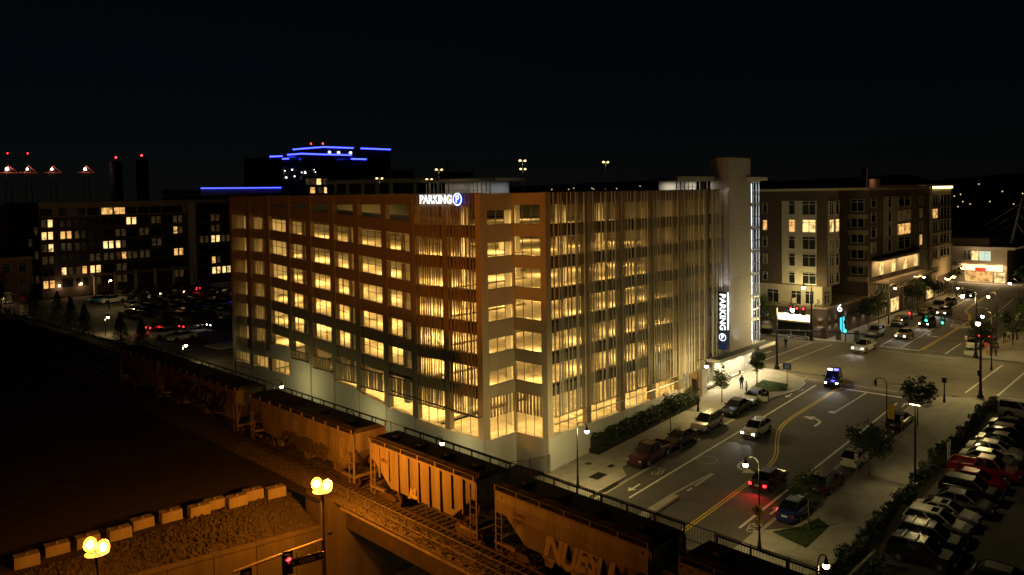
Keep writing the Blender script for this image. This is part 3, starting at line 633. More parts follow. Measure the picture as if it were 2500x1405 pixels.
# --- inside: decks, columns, stall lines, lights
for k in range(7):
    z = (RS[k] if k < 6 else 3.0)-1.0
    if k == 6: z = 2.4
    bx('floor_deck', (0.5, NY+0.45, z-0.25), (46.5, 13.9, z), deck); bx('floor_deck', (NX+0.5, 0.5, z-0.25), (46.5, NY+0.45, z+0.004), deckx)
    bx('floor_deck', (17.5, 13.9, z-0.25), (46.5, 50.8, z+0.002), deck)
    if k < 6:
        b_ = MB(); zl = LS[k]-1.0
        if k < 5: b_.hexa([(0.5, 14.0, ramp(k, 14.0)-1.25), (17.4, 14.0, ramp(k, 14.0)-1.25), (17.4, 42, zl-0.3), (0.5, 42, zl-0.3), (0.5, 14.0, ramp(k, 14.0)-1.0), (17.4, 14.0, ramp(k, 14.0)-1.0), (17.4, 42, zl-0.05), (0.5, 42, zl-0.05)])
        if k < 5: b_.build('ramp_deck', deck, G)
        bx('floor_deck', (0.5, 42, zl-0.25), (17.4, 50.8, zl), deck)
        for y in (16.5, 25.8, 35.0, 44):
            bx('interior_column', (16.4, y, ramp(k, y)-1.0), (17.1, y+0.8, ramp(k, y)+1.6), whitewall)
            bx('interior_column', (0.7, y-0.5, ramp(k, y)-1.0), (1.4, y+0.2, ramp(k, y)+1.6), whitewall)
        sl2 = MB()
        for q in range(11):                           # stall lines on the ramp, seen through the openings
            y = 15.5+q*2.5; zz = lambda yy: (ramp(k, 14.0)-1.0)+(zl-0.05-(ramp(k, 14.0)-1.0))*(yy-14)/28+0.012
            for dy in (0, 0.3): sl2.quad([(0.8, y+dy, zz(y+dy)), (5.6, y+dy, zz(y+dy)), (5.6, y+dy+0.1, zz(y+dy+0.1)), (0.8, y+dy+0.1, zz(y+dy+0.1))])
        if k < 5: sl2.build('stall_lines', stripe, G)
    bx('interior_column', (8.2, 8.0, z), (8.95, 8.8, z+2.55 if k < 6 else z+3.4), whitewall); bx('interior_column', (17, 8.0, z), (17.7, 8.8, z+2.55 if k < 6 else z+3.4), whitewall)
    for x in (9, 17.5, 26, 34.5): bx('interior_column', (x, 15.5, z), (x+0.75, 16.3, z+2.55 if k < 6 else z+3.4), whitewall)
    sl3 = MB()
    for q in range(13):
        for dx in (0, 0.3):
            x = 6.5+q*2.7+dx; sl3.quad([(x, 0.8, z+0.014), (x+0.1, 0.8, z+0.014), (x+0.1, 5.6, z+0.014), (x, 5.6, z+0.014)])
    for q in range(4):
        for dy in (0, 0.3):
            y = 4.9+q*2.5+dy; sl3.quad([(0.8, y, z+0.014), (5.6, y, z+0.014), (5.6, y+0.1, z+0.014), (0.8, y+0.1, z+0.014)])
    sl3.build('stall_lines', stripe, G)
WARM = (1.0, 0.58, 0.14)
PW = 3.1
for k in range(7):
    z = (RS[k]+1.3) if k < 6 else 6.6
    f = 1.25 if k == 6 else 1.0
    for x in (8.5, 16, 23.5, 31): alight('deck_light', (x, 5.0, z), 105*PW*f, WARM, 1.6, 0.4)
    for x in (6, 14, 22, 30, 38): alight('deck_light', (x, 15.0, z), 100*PW*f, WARM, 1.6, 0.4)
    alight('deck_light', (4.0, 8.0, z), 80*PW*f, WARM, 0.4, 1.6)
    if k < 5:
        for y in (18, 25, 32, 39): alight('deck_light', (6.0, y, ramp(k, y)+1.35), 120*PW, WARM, 0.4, 1.6)
    if k < 6: alight('deck_light', (6.0, 46, LS[k]+1.3), 130*PW, WARM, 0.4, 1.6)
    if k == 5:
        for y in (17, 22, 27, 32, 38, 46): alight('deck_light', (6.0, y, 6.9), 130*PW, WARM, 0.4, 1.6)
        bx('floor_deck', (0.5, 13.9, 2.6), (17.4, 50.8, 2.85), deck)
        lo_ = MB()
        for q in range(9):
            for dy in (0, 0.3): lo_.quad([(0.8, 15.2+q*2.6+dy, 2.864), (5.6, 15.2+q*2.6+dy, 2.864), (5.6, 15.3+q*2.6+dy, 2.864), (0.8, 15.3+q*2.6+dy, 2.864)])
        lo_.build('stall_lines', stripe, G); bx('interior_wall', (17.4, 13.9, 2.6), (17.6, 50.7, 7.0), whitewall)
    for x, y in ((22, 30), (22, 44), (34, 30)): alight('deck_light', (x, y, z), 110*PW, WARM, 6, 1.5)
bx('back_wall', (46.5, 1.2, 2.3), (46.9, 50.8, TOP-1.0), whitewall); bx('back_wall', (0.5, 50.7, 3), (46.5, 51.05, TOP), whitewall)
# roof deck and what stands on it
bx('roof_deck', (17.4, 13.9, 25.9), (46.9, 50.7, 26.15), roofing); bx('roof_deck', (NX+0.4, 0.5, 25.9), (46.9, NY+0.4, 26.15), roofing); bx('roof_deck', (0.5, NY+0.4, 25.9), (46.9, 13.9, 26.16), roofing)
MB().box((-0.06, 14.5, TOP), (0.6, 51.1, TOP+0.07)).build('coping', panelgrey, G); MB().box((-0.1, 4.1, TOP), (0.6, 14.45, TOP+0.06)).build('coping', panelgrey, G); MB().box((NX-0.05, -0.1, TOP), (39.3, 0.6, TOP+0.06)).build('coping', panelgrey, G)
# --- stair and lift tower
TX0, TX1, TY = 39.5, 45.55, -0.9
T = empty('stair_tower', (TX0, TY, gz(TX0)), 'tall plain grey stair tower with glazed side at street corner', 'tower'); to = (TX0, TY, gz(TX0))
zs = [6.3, 9.4, 12.5, 15.6, 18.7, 21.8, 24.9, 28.0, 31.06]
for a, b in zip(zs[:-1], zs[1:]): MB(to).box((TX0, TY, a+0.02), (TX1, 1.6, b-0.02)).build('wall_panel', towerpanel, T)
MB(to).box((TX0+0.04, TY+0.04, 6.3), (TX1-0.04, 1.56, 31.0)).build('core', panelgrey, T); MB(to).box((TX0-0.1, TY-0.1, 31.06), (TX1+0.1, 1.7, 31.16)).build('coping', darkmetal, T)
MB(to).box((TX0-0.13, TY-0.12, 6.4), (TX0, TY+0.1, 27.0)).build('corner_trim', metal, T)
for z in zs[:-1]: MB(to).box((TX1, -0.45, z-0.12), (49.0, 3.4, z+0.12)).build('landing', whitewall, T)
for z in zs[:-2]: MB(to).box((TX1, -0.5, z+1.42), (49.0, -0.42, z+1.52)).build('transom', metal, T)
for x in (46.5, 47.3, 48.15, 48.95): MB(to).box((x-0.04, -0.54, 4.2), (x+0.04, -0.42, 28.1)).build('mullion', metal, T)
MB(to).box((TX1+0.02, 3.3, 3.5), (49.0, 3.4, 28.1)).build('back_wall', whitewall, T)
for x in (46.9, 47.9):
    for z in zs[:-2]: MB(to).box((x-0.06, 0.1, z+0.3), (x+0.06, 0.2, z+2.8)).build('light_tube', coolwhite, T)
MB(to).box((44.5, -1.2, 28.1), (50.0, 3.8, 28.6)).build('stair_roof', whitewall, T)
# lobby pavilion on the roof beside the tower
MB(to).box((29.9, 0.7, 28.12), (TX0-0.02, 4.5, 28.66)).build('lobby_roof', whitewall, T)
MB(to).box((30.4, 3.6, 26.2), (39.4, 3.7, 28.1)).build('lobby_wall', whitewall, T)
for q in range(10): x = 30.5+q*0.93; MB(to).box((x, 1.2, 26.2), (x+0.08, 1.3, 28.1)).build('mullion', metal, T)
MB(to).box((30.4, 1.2, 27.35), (39.4, 1.27, 27.42)).build('transom', metal, T)
MB(to).box((36.2, 1.32, 26.2), (37.4, 1.4, 28.1)).build('lobby_panel', panelgrey, T)
for x in (33, 38.5): alight('lobby_light', (x, 2.4, 28.05), 55, (1, 0.86, 0.62), 3.0, 0.5)
slight('tower_wash', (38.6, -1.3, 27.9), (39.6, -0.4, 20), 40, (1, 0.85, 0.7), 100)
# street lobby under the canopy
MB(to).box((35.2, 1.0, gz(35.2)-0.1), (36.3, 1.3, 6.25)).build('wall_panel', whitewall, T)
MB(to).box((36.3, 1.1, gz(36)), (39.0, 1.16, 5.6)).build('lobby_window', glass('lobby_glass', (0.3, 0.3, 0.28), 0.25), T)
for x in (36.3, 37.6, 39.0): MB(to).box((x-0.05, 1.02, gz(36)), (x+0.05, 1.2, 5.7)).build('window_frame', metal, T)
for x0, x1 in ((39.05, 42.0), (42.03, 45.0), (45.03, 47.5), (47.53, 49.8)): MB(to).box((x0, 1.0, gz(x0)-0.1), (x1, 1.3, 6.2)).build('wall_panel', whitewall, T)
MB(to).box((35.3, 3.6, 1.5), (49.8, 3.7, 6.2)).build('back_wall', whitewall, T)
cn = MB(to); cn.box((34.75, -2.06, 5.85), (50.4, 1.0, 6.22)); cn.build('canopy', whitewall, T)
MB(to).box((34.85, -1.95, 6.22), (50.3, 0.9, 6.26)).build('canopy_roof', roofing, T); MB(to).box((34.9, -0.75, 6.26), (50.2, -0.6, 6.34)).build('canopy_ridge', kerbm, T)
for x in (37, 40, 43, 46, 49): slight('canopy_downlight', (x, -0.5, 5.82), (x, -0.5, 0), 1000, (1, 0.84, 0.5), 125, 0.12)
for x in (37.5,): alight('lobby_light', (x, 2.4, 5.7), 35, (1, 0.85, 0.6), 2, 1)
# signs on the garage
ps = empty('parking_sign', (-0.4, 9.3, 25.95), 'white backlit PARKING letters with round P emblem on garage parapet', 'sign')
def rel(o, p): return tuple(a-b for a, b in zip(p, o.location))
signw = emat('sign_white', (1.0, 1.0, 0.98), 1.6); signb = emat('sign_blue', (0.03, 0.10, 0.95), 1.1); greyface = mat('letter_face', (0.05, 0.05, 0.055), 0.5)
text('PARKING', 1.12, rel(ps, (-0.45, 9.95, 26.47)), FACE_W, signw, ps, ext=0.02, off=0.05, spacing=1.0)
text('PARKING', 1.12, rel(ps, (-0.52, 9.98, 26.49)), FACE_W, greyface, ps, name='letter_faces', ext=0.01, off=-0.035, spacing=1.0)
c_ = MB(); c_.cyl((0, 0, 0), (-0.08, 0, 0), 0.62, n=24); c_.build('emblem_disc', signb, ps, loc=rel(ps, (-0.45, 6.72, 26.5)))
rg = MB()
for i in range(24):
    a0, a1 = i/24*6.2832, (i+1)/24*6.2832
    rg.quad([(0, r*math.cos(a), r*math.sin(a)) for r, a in ((0.5, a0), (0.62, a0), (0.62, a1), (0.5, a1))])
rg.build('emblem_ring', signw, ps, loc=rel(ps, (-0.545, 6.72, 26.5)))
text('P', 0.95, rel(ps, (-0.56, 6.72, 26.5)), FACE_W, signw, ps, name='emblem_letter', ext=0.01, off=0.02)
bs = empty('blade_sign', (37.4, -0.5, 7.0), 'tall vertical dark blue PARKING blade sign projecting beside stair tower', 'sign')
soft = emat('sign_white_soft', (1, 1, 1), 2.0)
MB(bs.location).box((37.32, -1.72, 9.3), (37.48, -0.52, 14.3)).build('sign_board', mat('sign_board_dark', (0.015, 0.035, 0.045), 0.5), bs)
MB(bs.location).box((37.32, -1.72, 7.0), (37.48, -0.52, 9.28)).build('emblem_board', mat('sign_board_blue', (0.01, 0.06, 0.35), 0.5), bs)
rot = Matrix(((0, 0, -1), (0, -1, 0), (-1, 0, 0)))      # reads downwards, faces -X
text('PARKING', 1.08, rel(bs, (37.28, -1.12, 11.75)), rot, soft, bs, ext=0.01, off=0.025, spacing=1.02)
rg = MB()
for i in range(24):
    a0, a1 = i/24*6.2832, (i+1)/24*6.2832
    rg.quad([(0, r*math.cos(a), r*math.sin(a)) for r, a in ((0.40, a0), (0.48, a0), (0.48, a1), (0.40, a1))])
rg.build('emblem_ring', soft, bs, loc=rel(bs, (37.29, -1.12, 8.6)))
text('P', 0.75, rel(bs, (37.28, -1.12, 8.6)), FACE_W, soft, bs, name='emblem_letter', ext=0.01, off=0.03)
MB(bs.location).box((37.36, -1.86, 9.6), (37.48, -1.76, 14.2)).build('light_strip', emat('strip_white', (0.95, 0.97, 1.0), 5), bs)
for z in (13.8, 8.0): MB(bs.location).box((37.36, -0.55, z), (37.44, -0.3, z+0.1)).build('bracket', metal, bs)
slight('sign_wash', (38.0, -1.6, 14.0), (39.5, -0.5, 19), 150, (0.97, 0.97, 1.0), 100); plight('sign_glow', (38.3, -1.6, 12.4), 45, (0.97, 0.97, 1.0), 0.3); slight('tower_wash', (40.5, -2.6, 7.4), (43, -0.9, 11), 60, (0.98, 0.95, 0.88), 110)
# lift lobby at the back of the roof
LB2 = empty('roof_lobby', (30, 31.5, 26.15), 'small glazed white-lit lobby on garage roof behind PARKING sign', 'pavilion'); lo2 = (30, 31.5, 26.15)
MB(lo2).box((29.2, 29.6, 28.7), (35.5, 46.0, 29.15)).build('roof', whitewall, LB2)
MB(lo2).box((34.0, 31.6, 26.2), (34.2, 45.4, 28.7)).build('back_wall', whitewall, LB2)
for q in range(17): y = 31.6+q*0.86; MB(lo2).box((30.0, y, 26.15), (30.1, y+0.09, 28.7)).build('mullion', metal, LB2)
MB(lo2).box((30.0, 36.2, 26.15), (30.12, 39.4, 28.7)).build('lit_panel', whitewall, LB2)
MB(lo2).box((30.0, 31.6, 27.4), (30.08, 45.4, 27.47)).build('transom', metal, LB2)
for y, c in ((33.5, (0.85, 0.9, 1)), (38, (1, 0.85, 0.65)), (43, (1, 0.8, 0.55))): alight('roof_lobby_light', (32, y, 28.6), 28, c, 1, 3)
alight('roof_lobby_light', (28.9, 37.8, 28.6), 10, (1, 0.85, 0.65), 0.5, 2.5)
for i, (x, y, z, lb) in enumerate(((24.1, 49.5, 29.6, 'twin-headed roof lamp nearest the blue-lit tower'), (25.3, 37.3, 30.6, 'twin-headed roof lamp left of the roof lobby'), (31.9, 46.8, 29.4, 'short twin-headed roof lamp behind the roof lobby'), (29.3, 24.7, 31.5, 'tallest twin-headed roof lamp above the notched corner'), (39.1, 33.3, 30.7, 'twin-headed roof lamp below the tallest one'), (41.3, 19.3, 31.3, 'twin-headed roof lamp between notched corner and stair tower'))):
    L_ = empty('roof_lamp', (x, y, 26.15), lb, 'lamp', 'lamps on the garage roof'); h = z-26.15
    MB().cyl((0, 0, 0), (0, 0, h), 0.09, 0.06, 6).build('pole', metal, L_); plight('roof_lamp_glow', (0, 0, h-0.5), 60, (1, 0.7, 0.3), 0.15, L_)
    MB().box((-0.5, -0.05, h-0.1), (0.5, 0.05, h)).build('arm', darkmetal, L_)
    for s in (-1, 1): MB().ball((s*0.5, 0, h-0.12), 0.2, 8, 5, sz=0.7).build('lamp_head', [emat('roof_lamp_light', (1, 0.66, 0.26), 3.2)], L_)
ap = empty('roof_post', (27.5, 22.5, 26.15), 'thin pale bent post on the garage roof edge', 'post')
MB().tube([(0, 0, 0), (0, 0, 2.6), (-0.15, 0.1, 2.75), (-0.35, 0.2, 2.7)], 0.06).build('post', whitewall, ap)
am = empty('antenna_mast', (24, 34, 26.15), 'thin dark mast with small box beside PARKING sign', 'mast')
MB().cyl((0, 0, 0), (0, 0, 5.2), 0.05, 0.03, 6).build('mast', darkmetal, am); MB().box((-0.2, -0.15, 5.0), (0.2, 0.15, 5.4)).build('camera_box', darkmetal, am)
rr = MB(); za, zb2 = ramp(-1, 14.0)-1.0, 24.85
rr.hexa([(0.5, 14.0, za-0.25), (17.4, 14.0, za-0.25), (17.4, 50.6, zb2-0.25), (0.5, 50.6, zb2-0.25), (0.5, 14.0, za), (17.4, 14.0, za), (17.4, 50.6, zb2), (0.5, 50.6, zb2)]); rr.build('roof_ramp', deck, G)
# ================================================================= other buildings
def win_s(o, x0, x1, z0, z1, y, m, parent, n=2, tr=True, fr=None):      # window in a wall that faces -Y
    b = MB(o); b.box((x0, y-0.02, z0), (x1, y+0.05, z1), 1); t = 0.07
    for a in [x0+(x1-x0)*i/n for i in range(n+1)]: b.box((a-t/2, y-0.1, z0), (a+t/2, y-0.01, z1))
    for z in (z0, z1)+((z1-(z1-z0)*0.22,) if tr else ()): b.box((x0, y-0.11, z-t/2), (x1, y-0.012, z+t/2))
    return b.build('window', [fr or framew, m], parent)
def win_w(o, y0, y1, z0, z1, x, m, parent, n=2, tr=True, fr=None):      # window in a wall that faces -X
    b = MB(o); b.box((x-0.02, y0, z0), (x+0.05, y1, z1), 1); t = 0.07
    for a in [y0+(y1-y0)*i/n for i in range(n+1)]: b.box((x-0.1, a-t/2, z0), (x-0.01, a+t/2, z1))
    for z in (z0, z1)+((z1-(z1-z0)*0.22,) if tr else ()): b.box((x-0.11, y0, z-t/2), (x-0.012, y1, z+t/2))
    return b.build('window', [fr or framew, m], parent)
# ---- mixed-use apartment building on the far corner
AX, AY = 76.3, 0.9
A = empty('apartment_building', (AX, AY, 2.36), 'dark brick apartment building with cream panels on the far street corner', 'building'); ao = (AX, AY, 2.36)
MB(ao).box((AX, AY, 2.3), (148, 32, 7.2)).build('podium', brickd, A)
MB(ao).box((AX-0.1, AY-0.1, 7.2), (148.1, 32, 7.5)).build('podium_coping', stuccob, A)
MB(ao).box((AX+1.2, AY+1.2, 7.5), (81.4, 32, 10.9)).build('terrace_wall', stuccol, A)
MB(ao).box((AX, AY, 10.9), (81.4, 32, 26.5)).build('corner_wing', brickd, A)
MB(ao).box((AX-0.12, 2.55, 11.1), (AX+0.05, 8.4, 24.9)).build('cream_panel', stuccol, A)
MB(ao).box((76.6, AY-0.12, 11.1), (81.2, AY+0.05, 24.9)).build('cream_panel', stuccob, A)
MB(ao).box((81.4, 9, 7.2), (95.5, 32, 26.4)).build('court_block', brickd, A)
MB(ao).box((95.5, AY, 7.5), (133, 32, 26.4)).build('east_wing', brickd, A)
MB(ao).box((103.7, AY-0.1, 14.4), (119.6, AY+0.05, 25.2)).build('cream_panel', stuccob, A)
MB(ao).box((133, AY-0.5, 7.5), (148, 30, 26.4)).build('end_wing', stuccob, A)
MB(ao).box((AX-0.25, AY-0.25, 26.5), (95.5, 32, 26.9)).build('cornice', stuccol, A); MB(ao).box((95.5, AY-0.25, 26.4), (133, 32, 26.8)).build('cornice', stuccob, A)
MB(ao).box((125.5, AY-1.4, 26.9), (149, 30, 27.3)).build('roof_canopy', stuccob, A); MB(ao).box((133.2, AY-0.75, 26.4), (148.2, AY-0.55, 26.88)).build('cornice_light', emat('cornice_glow', (1.0, 0.72, 0.25), 5), A)
for i, (za, zb) in enumerate(((22.6, 24.8), (19.75, 21.8), (16.95, 19.0), (14.1, 16.1), (11.25, 13.0))):
    lit = i == 1
    win_w(ao, 6.1, 7.12, za, zb, AX-0.14, litwin if lit else darkglass, A, 1)
    win_w(ao, 2.65, 4.83, za, zb, AX-0.14, litwin2 if lit else darkglass, A, 2)
    win_w(ao, 11.0, 11.75, za+0.2, zb-0.15, AX-0.03, litwin if i in (1,) else (dimwin if i == 3 else darkglass), A, 1)
    win_s(ao, 76.95, 78.75, za, zb, AY-0.14, litwin2 if lit else (dimwin if i == 2 else darkglass), A, 2); win_s(ao, 79.6, 81.05, za, zb, AY-0.14, litwin2 if lit else (dimwin if i == 2 else darkglass), A, 1)
    MB(ao).box((95.2, 0.95, za-1.3), (95.5, 4.4, za-0.5)).build('balcony', stuccob, A)
    win_w(ao, 1.6, 3.9, za, zb, 95.46, darkglass, A, 2)
for i, (za, zb) in enumerate(((23.1, 24.95), (20.4, 22.35), (17.6, 19.7), (14.8, 16.95))):
    win_s(ao, 96.8, 99.4, za+0.2, zb, AY-0.03, dimwin if i == 3 else darkglass, A, 1)
    win_s(ao, 105.7, 107.7, za, zb, AY-0.13, darkglass, A, 1); win_s(ao, 111.7, 119.3, za, zb, AY-0.13, (darkglass, dimwin, litwin, darkglass)[i], A, 2)
    win_s(ao, 126, 127.6, za, zb, AY-0.03, (darkglass, dimwin, darkglass, litwin)[i], A, 1)
for i in range(5):
    z = 22.9-2.85*i; win_w(ao, AY-0.1, 4.0, z, z+2.0, 132.97, darkglass, A, 2)
    win_s(ao, 133.3, 136.9, z, z+2.0, AY-0.53, litwin if i == 1 else darkglass, A, 2); win_s(ao, 139, 146.6, z, z+2.1, AY-0.53, darkglass, A, 3)
    MB(ao).box((132.8, AY-0.72, z-0.75), (148.2, AY-0.5, z-0.25)).build('balcony', stuccob, A)
# bright terrace of the east wing
MB(ao).box((97, AY-1.8, 13.6), (126.5, AY+0.02, 13.95)).build('terrace_soffit', darkmetal, A)
MB(ao).box((97.2, AY-0.06, 10.6), (126.0, AY-0.02, 13.6)).build('terrace_lit_wall', stuccol, A)
for x in (101, 108, 115, 122): win_s(ao, x, x+2.2, 10.7, 13.0, AY-0.1, litwin2, A, 2)
MB(ao).box((96.5, AY-3.4, 9.4), (126.5, AY+0.02, 9.7)).build('terrace_floor', stuccob, A); MB(ao).box((96.5, AY-3.45, 9.7), (126.5, AY-3.35, 10.5)).build('terrace_railing', glass('rail_glass', (0.1, 0.1, 0.1), 0.4), A)
for x in (104, 118): alight('terrace_light', (x, AY-1.0, 13.5), 330, (1, 0.62, 0.24), 12, 0.8)
# podium fronts
MB(ao).box((AX-0.06, 3.7, 2.36), (AX+0.02, 9.2, 4.7)).build('shop_window', darkglass, A)
for y in (3.7, 5.5, 7.4, 9.2): MB(ao).box((AX-0.12, y-0.06, 2.36), (AX-0.05, y+0.06, 4.7)).build('shop_frame', darkmetal, A)
MB(ao).box((AX-0.3, 3.6, 4.72), (AX-0.05, 9.3, 4.95)).build('sign_ledge', stuccob, A)
MB(ao).box((AX-0.14, 3.7, 4.95), (AX-0.03, 9.1, 6.1)).build('sign_band', emat('shop_sign_glow', (1.0, 0.88, 0.5), 2.6, vary=0.7), A)
for q, (a, b, hh) in enumerate(((8.9, 8.2, .5), (8.0, 7.3, .8), (7.1, 6.3, .55), (6.0, 5.4, .75), (5.1, 4.4, .5))): MB(ao).box((AX-0.2, b, 5.3), (AX-0.15, a, 5.3+hh)).build('sign_letter', emat('shop_letter', (1, 1, 0.95), 6), A)
win_w(ao, 5.6, 7.3, 7.6, 9.8, AX+1.17, darkglass, A, 2); win_w(ao, 3.5, 4.9, 7.8, 9.9, AX+1.17, darkglass, A, 2); win_w(ao, 9.5, 11.5, 7.6, 9.8, AX+1.17, darkglass, A, 2); win_s(ao, 78, 80.5, 7.7, 9.8, AY+1.17, dimwin, A, 2)
for q, x in enumerate((77.4, 80.2, 84.5, 88.5, 93, 98, 104)):
    MB(ao).box((x-0.12, AY-0.2, 4.6), (x+0.12, AY-0.02, 5.0)).build('wall_sconce', darkmetal, A)
    slight('sconce_light', (x, AY-0.45, 4.8), (x, AY-0.3, 0), 60, (1, 0.80, 0.55), 130); slight('sconce_light', (x, AY-0.3, 5.1), (x, AY-0.1, 9), 38, (1, 0.80, 0.55), 110)
for y in (2.0, 11.2):
    MB(ao).box((AX-0.2, y-0.12, 4.6), (AX-0.02, y+0.12, 5.0)).build('wall_sconce', darkmetal, A)
    slight('sconce_light', (AX-0.45, y, 4.8), (AX-0.3, y, 0), 90, (1, 0.82, 0.6), 130); slight('sconce_light', (AX-0.3, y, 5.1), (AX-0.1, y, 9), 60, (1, 0.82, 0.6), 110)
for x, m in ((82, emat('teal_light', (0.05, 0.75, 0.9), 1.4)), (83.2, emat('teal_light', (0.05, 0.75, 0.9), 1.4)), (90, dimwin)): MB(ao).box((x, AY-0.05, 2.6), (x+0.7, AY-0.02, 5.2)).build('shop_window', m, A)
for x in (86, 91, 96): MB(ao).box((x, AY-1.6, 5.6), (x+3, AY-0.02, 5.8)).build('awning', darkmetal, A)
MB(ao).box((80.6, AY-0.9, 6.2), (80.8, AY-0.02, 7.9)).build('blade_board', darkmetal, A); text('6', 1.7, (80.55-AX, -0.5, 7.0-2.36), FACE_W, emat('sign_white_soft', (1, 1, 1), 2.0), A, ext=0.01, off=0.03)
for q in range(6):
    x = 100+q*7.8; m = litwin2 if q in (1, 4) else (dimwin if q % 2 else darkglass)
    win_s(ao, x, x+4.6, 3.0, 5.6, AY-0.04, m, A, 3); MB(ao).box((x-1.6, AY-0.15, 2.36), (x-0.9, AY-0.01, 7.2)).build('pier', stuccol if q % 2 else brickd, A)
    win_s(ao, x, x+4.6, 7.8, 9.3, AY-0.04, darkglass, A, 3)
for x, y, w_, h in ((84, 14, 3, 1.6), (92, 20, 2, 2.2), (112, 12, 3, 1.4)): MB(ao).box((x, y, 26.5), (x+w_, y+3, 26.8+h)).build('rooftop_unit', roofing, A)
rt_ = MB(ao); rt_.box((117, 8, 26.8), (124, 10, 28.6)); rt_.box((115.5, 8, 26.8), (116.2, 9, 31)); rt_.build('rooftop_pergola', stuccob, A)
plight('roof_terrace_light', (119, 6.5, 28.4), 60, (1, 0.5, 0.25), 0.3)
# planter with flowers and two chairs on the terrace
pl = empty('planter', (75.2, 10.8, 2.49), 'dark box planter with pale flowers at apartment corner', 'planter'); MB().box((-0.6, -0.9, 0), (0.6, 0.9, 0.85)).build('box', darkmetal, pl)
fl = MB()
for i in range(260):
    x, y = random.uniform(-.55, .55), random.uniform(-.85, .85); z = 0.85+random.uniform(0, .5); t = random.random()*6.28
    fl.quad([(x, y, z), (x+.12*math.cos(t), y+.12*math.sin(t), z+.05), (x+.1*math.cos(t+1), y+.1*math.sin(t+1), z+.14)])
fl.build('flowers', mat('pale_petals', (0.55, 0.55, 0.3), 0.7), pl)
for i, (x, y, a) in enumerate(((77.0, 6.6, 0.4), (77.0, 3.2, -0.5), (77.3, 2.4, 0.9))):
    c = empty('lounge_chair', (x-0.15, y, 7.5), ('pale lounge chair on terrace above the shop sign', 'pale lounge chair at the terrace corner, left of two', 'pale lounge chair at the terrace corner, right of two')[i], 'chair', 'terrace chairs', rz=a)
    MB().box((-0.3, -0.3, 0.35), (0.3, 0.3, 0.42)).build('seat', stuccol, c); MB().hexa([(0.25, -0.3, 0.4), (0.32, -0.3, 0.4), (0.32, 0.3, 0.4), (0.25, 0.3, 0.4), (0.5, -0.3, 1.1), (0.56, -0.3, 1.1), (0.56, 0.3, 1.1), (0.5, 0.3, 1.1)]).build('backrest', stuccol, c)
    for sx, sy in ((-.27, -.27), (.27, -.27), (.27, .27), (-.27, .27)): MB().box((sx-.03, sy-.03, 0), (sx+.03, sy+.03, .35)).build('leg', stuccol, c)

# ---- quayside restaurant and leaning pier mast
Q = empty('restaurant_building', (175, -4, 2.36), 'lit two-storey waterfront restaurant with broad roof slab', 'building'); qo = (175, -4, 2.36)
MB(qo).box((175, -5.5, 2.4), (196, 10, 11.0)).build('walls', stuccob, Q); MB(qo).box((173.2, -7.6, 11.0), (198, 12, 11.6)).build('roof_slab', stuccol, Q); MB(qo).box((175.5, -1.6, 11.6), (194, 9, 13.6)).build('upper_storey', stuccob, Q)
MB(qo).hexa([(173.2, -11.5, 12.3), (196, -11.5, 12.3), (196, -7.6, 11.2), (173.2, -7.6, 11.2), (173.2, -11.5, 12.7), (196, -11.5, 12.7), (196, -7.6, 11.6), (173.2, -7.6, 11.6)]).build('roof_wing', stuccob, Q)
for y0, y1, m in ((-2.0, 0.6, emat('cafe_window', (0.75, 0.9, 0.7), 0.9)), (0.75, 2.3, litwin2), (2.45, 4.2, dimwin)): win_w(qo, y0, y1, 8.0, 10.4, 174.95, m, Q, 2)
MB(qo).box((174.6, -4.6, 5.5), (174.9, 4.2, 6.9)).build('sign_band', emat('restaurant_glow', (1.0, 0.62, 0.25), 3.5), Q)
MB(qo).box((174.4, -1.0, 5.4), (174.58, 1.4, 6.3)).build('sign_letters', mat('sign_red', (0.5, 0.03, 0.02), 0.6), Q)
win_w(qo, -2.4, 3.8, 2.6, 5.2, 174.95, litwin, Q, 5); win_w(qo, -5.2, -2.8, 2.6, 5.2, 174.95, litwin2, Q, 2)
for y in (-4, 0, 4): slight('facade_light', (173.5, y, 7.5), (174.8, y, 2.4), 600, (1, 0.72, 0.4), 140)
slight('roof_light', (172.5, 1, 9.0), (174, 1, 12), 260, (1, 0.7, 0.38), 150); plight('plaza_lamp_glow', (170, -3, 6.5), 700, (1, 0.75, 0.42), 0.4)
PM = empty('pier_mast', (190, -2.0, 2.4), 'tall pale leaning cable-stay mast behind the waterfront restaurant', 'mast')
MB().cyl((0, 0.3, 0), (0, -3.85, 21), 0.62, 0.12, 12).build('mast', whitewall, PM)
for t, d in ((0.93, 15), (0.82, 12), (0.7, 9)):
    MB().cyl((0, 0.3-4.15*t, 21*t), (2, 0.3-4.15*t+d, 9.2), 0.05, n=4).build('stay_cable', metal, PM); MB().cyl((0, 0.3-4.15*t, 21*t), (2, 0.3-4.15*t-d*0.8, 2), 0.05, n=4).build('stay_cable', metal, PM)
slight('mast_light', (185, -4, 2.8), (190, -3.6, 13), 7000, (1, 0.9, 0.72), 70)

